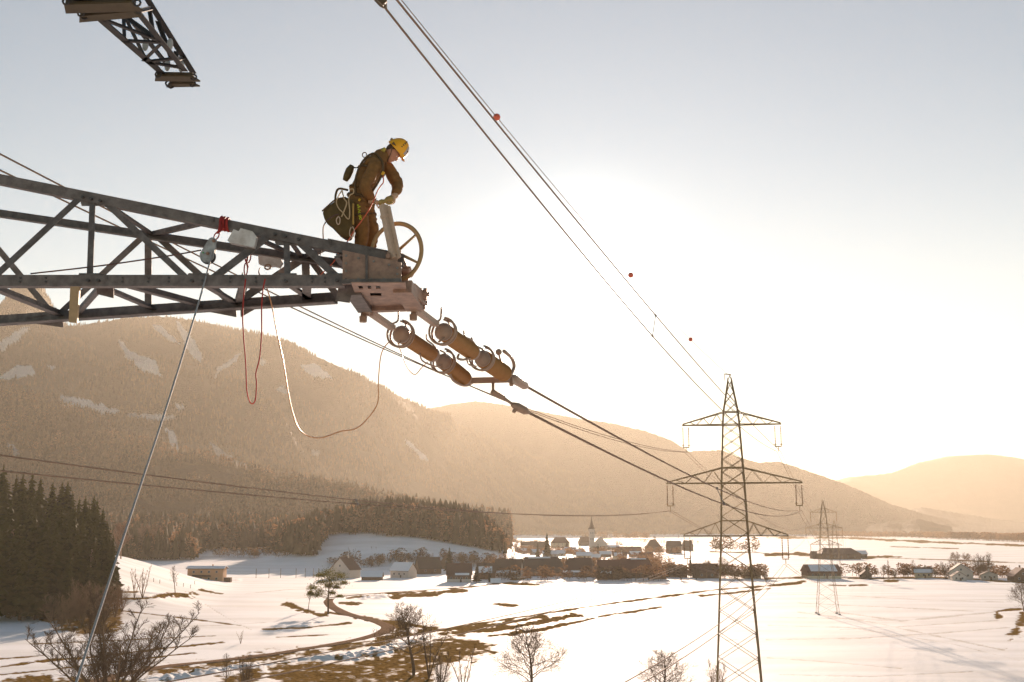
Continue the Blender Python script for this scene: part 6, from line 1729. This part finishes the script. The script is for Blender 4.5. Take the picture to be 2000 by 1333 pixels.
item('lanyard', [J(668, 372, YH), J(660, 386, YH), J(657, 396, YH), J(662, 408, YH), J(670, 416, YH), J(677, 426, YH), J(682, 427, YH), J(683, 412, YH), J(681, 390, YH), J(684, 381, YH), J(690, 378, YH), J(690, 370, YH), J(682, 370, YH)], .008, TAN, 'twisted pale sling hanging beside the thigh', 'lanyard')
item('cord', [J(662, 419, YH + .02), J(652, 422, YH), J(640, 430, YH), J(633, 440, YH), J(631, 452, YH + .05), J(632, 476, YH + .1)], .009, DARKC, 'dark cord arching from the tool bag down to the crossarm', 'cord')
item('screwdriver', [J(690, 398, YH), J(690, 420, YH), J(690, 439, YH)], .012, mat('ochre_handle', (.45, .25, .05), .5), 'long ochre handled tool hanging at the thigh', 'tool')
item('carabiner', [J(660, 424, YH), J(657, 430, YH), J(659, 438, YH), J(663, 437, YH), J(664, 428, YH), J(661, 423, YH)], .008, STEELP, 'pale metal carabiner hanging against the bag', 'carabiner')
item('carabiner', [J(686, 444, YH), J(683, 452, YH), J(684, 462, YH), J(690, 462, YH), J(692, 450, YH), J(688, 443, YH)], .007, STEELP, 'small metal carabiner below the ochre handled tool', 'carabiner')
item('safety_rope', [J(748, 344, -.22), J(749, 356, -.22), J(744, 363, -.24), J(737, 374, -.28), J(730, 392, -.33), J(717, 416, -.36), J(703, 436, -.38), J(692, 450, -.38), J(683, 466, -.40), J(668, 486, -.40), J(662, 493, -.35), J(653, 510, -.2), J(640, 524, -.1), J(622, 540, 0)], .008, mat('orange_red_rope', (.60, .10, .04), .6), 'orange red safety rope running from the chest past the knee to the crossarm', 'rope')
item('cord', [J(628, 480, -.3), J(626, 496, -.25), J(621, 514, -.2), J(621, 524, -.15), J(627, 536, -.1)], .007, DARKC, 'dark cord end hanging below the top chord', 'cord')
# ------------------------------------------------------------------ lever and hand wheel
lv = empty('lever_post', P(770, 505, 14.05), 'pale steel lever post gripped by the worker in front of the wheel', 'lever')
a, b = P(749, 402, 14.20), P(771, 506, 14.04)
MB().bar(a, b, .10, .075).bar(a.lerp(b, .18), a.lerp(b, .24), .118, .09).build('post', STEELP, lv)
MB().bar(a.lerp(b, .04) + Vector((.05, -.02, 0)), b + Vector((.05, -.02, 0)), .02, .09).build('side_rail', STEELP, lv)
MB().lathe(a + Vector((-.06, .0, .03)), a + Vector((.12, .0, .10)), [(0, .03), (.1, .04), (.3, .04), (.35, .028), (.7, .028), (.75, .045), (1, .04)], 12).build('handle', mat('brass_handle', (.35, .22, .06), .5), lv, True)
MB().tube([P(760, 392, 14.2) + Vector((.045 * math.cos(t), 0, .045 * math.sin(t))) for t in np.linspace(0, 2 * PI, 18)], .016, 7).build('handle_ring', mat('brass_handle', (.35, .22, .06), .5), lv, True)
MB().lathe(P(766, 467, 14.1) + Vector((.02, 0, 0)), P(766, 467, 14.1) + Vector((.06, 0, 0)), [(0, .03), (1, .025)], 8).build('catch', BOLT, lv)
MB().lathe(P(758, 500, 13.97), P(758, 500, 14.12), [(0, .03), (.3, .03), (.31, .018), (1, .018)], 10).build('pivot', FLAREST, lv)
MB().prism([P(752, 506, 14.02), P(757, 492, 14.02), P(775, 497, 14.02), P(776, 514, 14.02)], (0, .10, 0)).build('pivot_bracket', FLAREST, lv)
WHL = mat('wheel_steel', (0.42, 0.24, 0.10), .5, noise=.15, nscale=9)
wc = P(774, 493, 14.24); kx = .0067
hw_ = empty('hand_wheel', wc, 'large spoked hand wheel standing behind the lever at the crossarm tip', 'wheel')
def wp(a, r=1.0, dy=0): return wc + Vector((math.cos(a) * 50 * kx * r, math.cos(a) * -.10 * r + dy, math.sin(a) * 57 * kx * r))
m = MB()
n = 48; base = 0; vs = []; fs = []
for k in range(n):
    a_ = 2 * PI * k / n; d = (wp(a_) - wc).normalized()
    for q in range(8):
        t = 2 * PI * q / 8; vs.append(wp(a_) + d * .030 * math.cos(t) + Vector((0, .022 * math.sin(t), 0)))
for k in range(n):
    for q in range(8): fs.append((k * 8 + q, k * 8 + (q + 1) % 8, ((k + 1) % n) * 8 + (q + 1) % 8, ((k + 1) % n) * 8 + q))
m.add(vs, fs); m.build('rim', WHL, hw_, True)
for deg in (36, -26, -98, -170, 108):
    a_ = R(deg); MB().tube([wc + (wp(a_) - wc) * .1, wp(a_, .97)], [.022, .016], 8).build('spoke', WHL, hw_, True)
MB().lathe(wc + Vector((0, -.05, 0)), wc + Vector((0, .06, 0)), [(0, .05), (.2, .065), (.8, .065), (1, .05)], 14).build('hub', WHL, hw_, True)
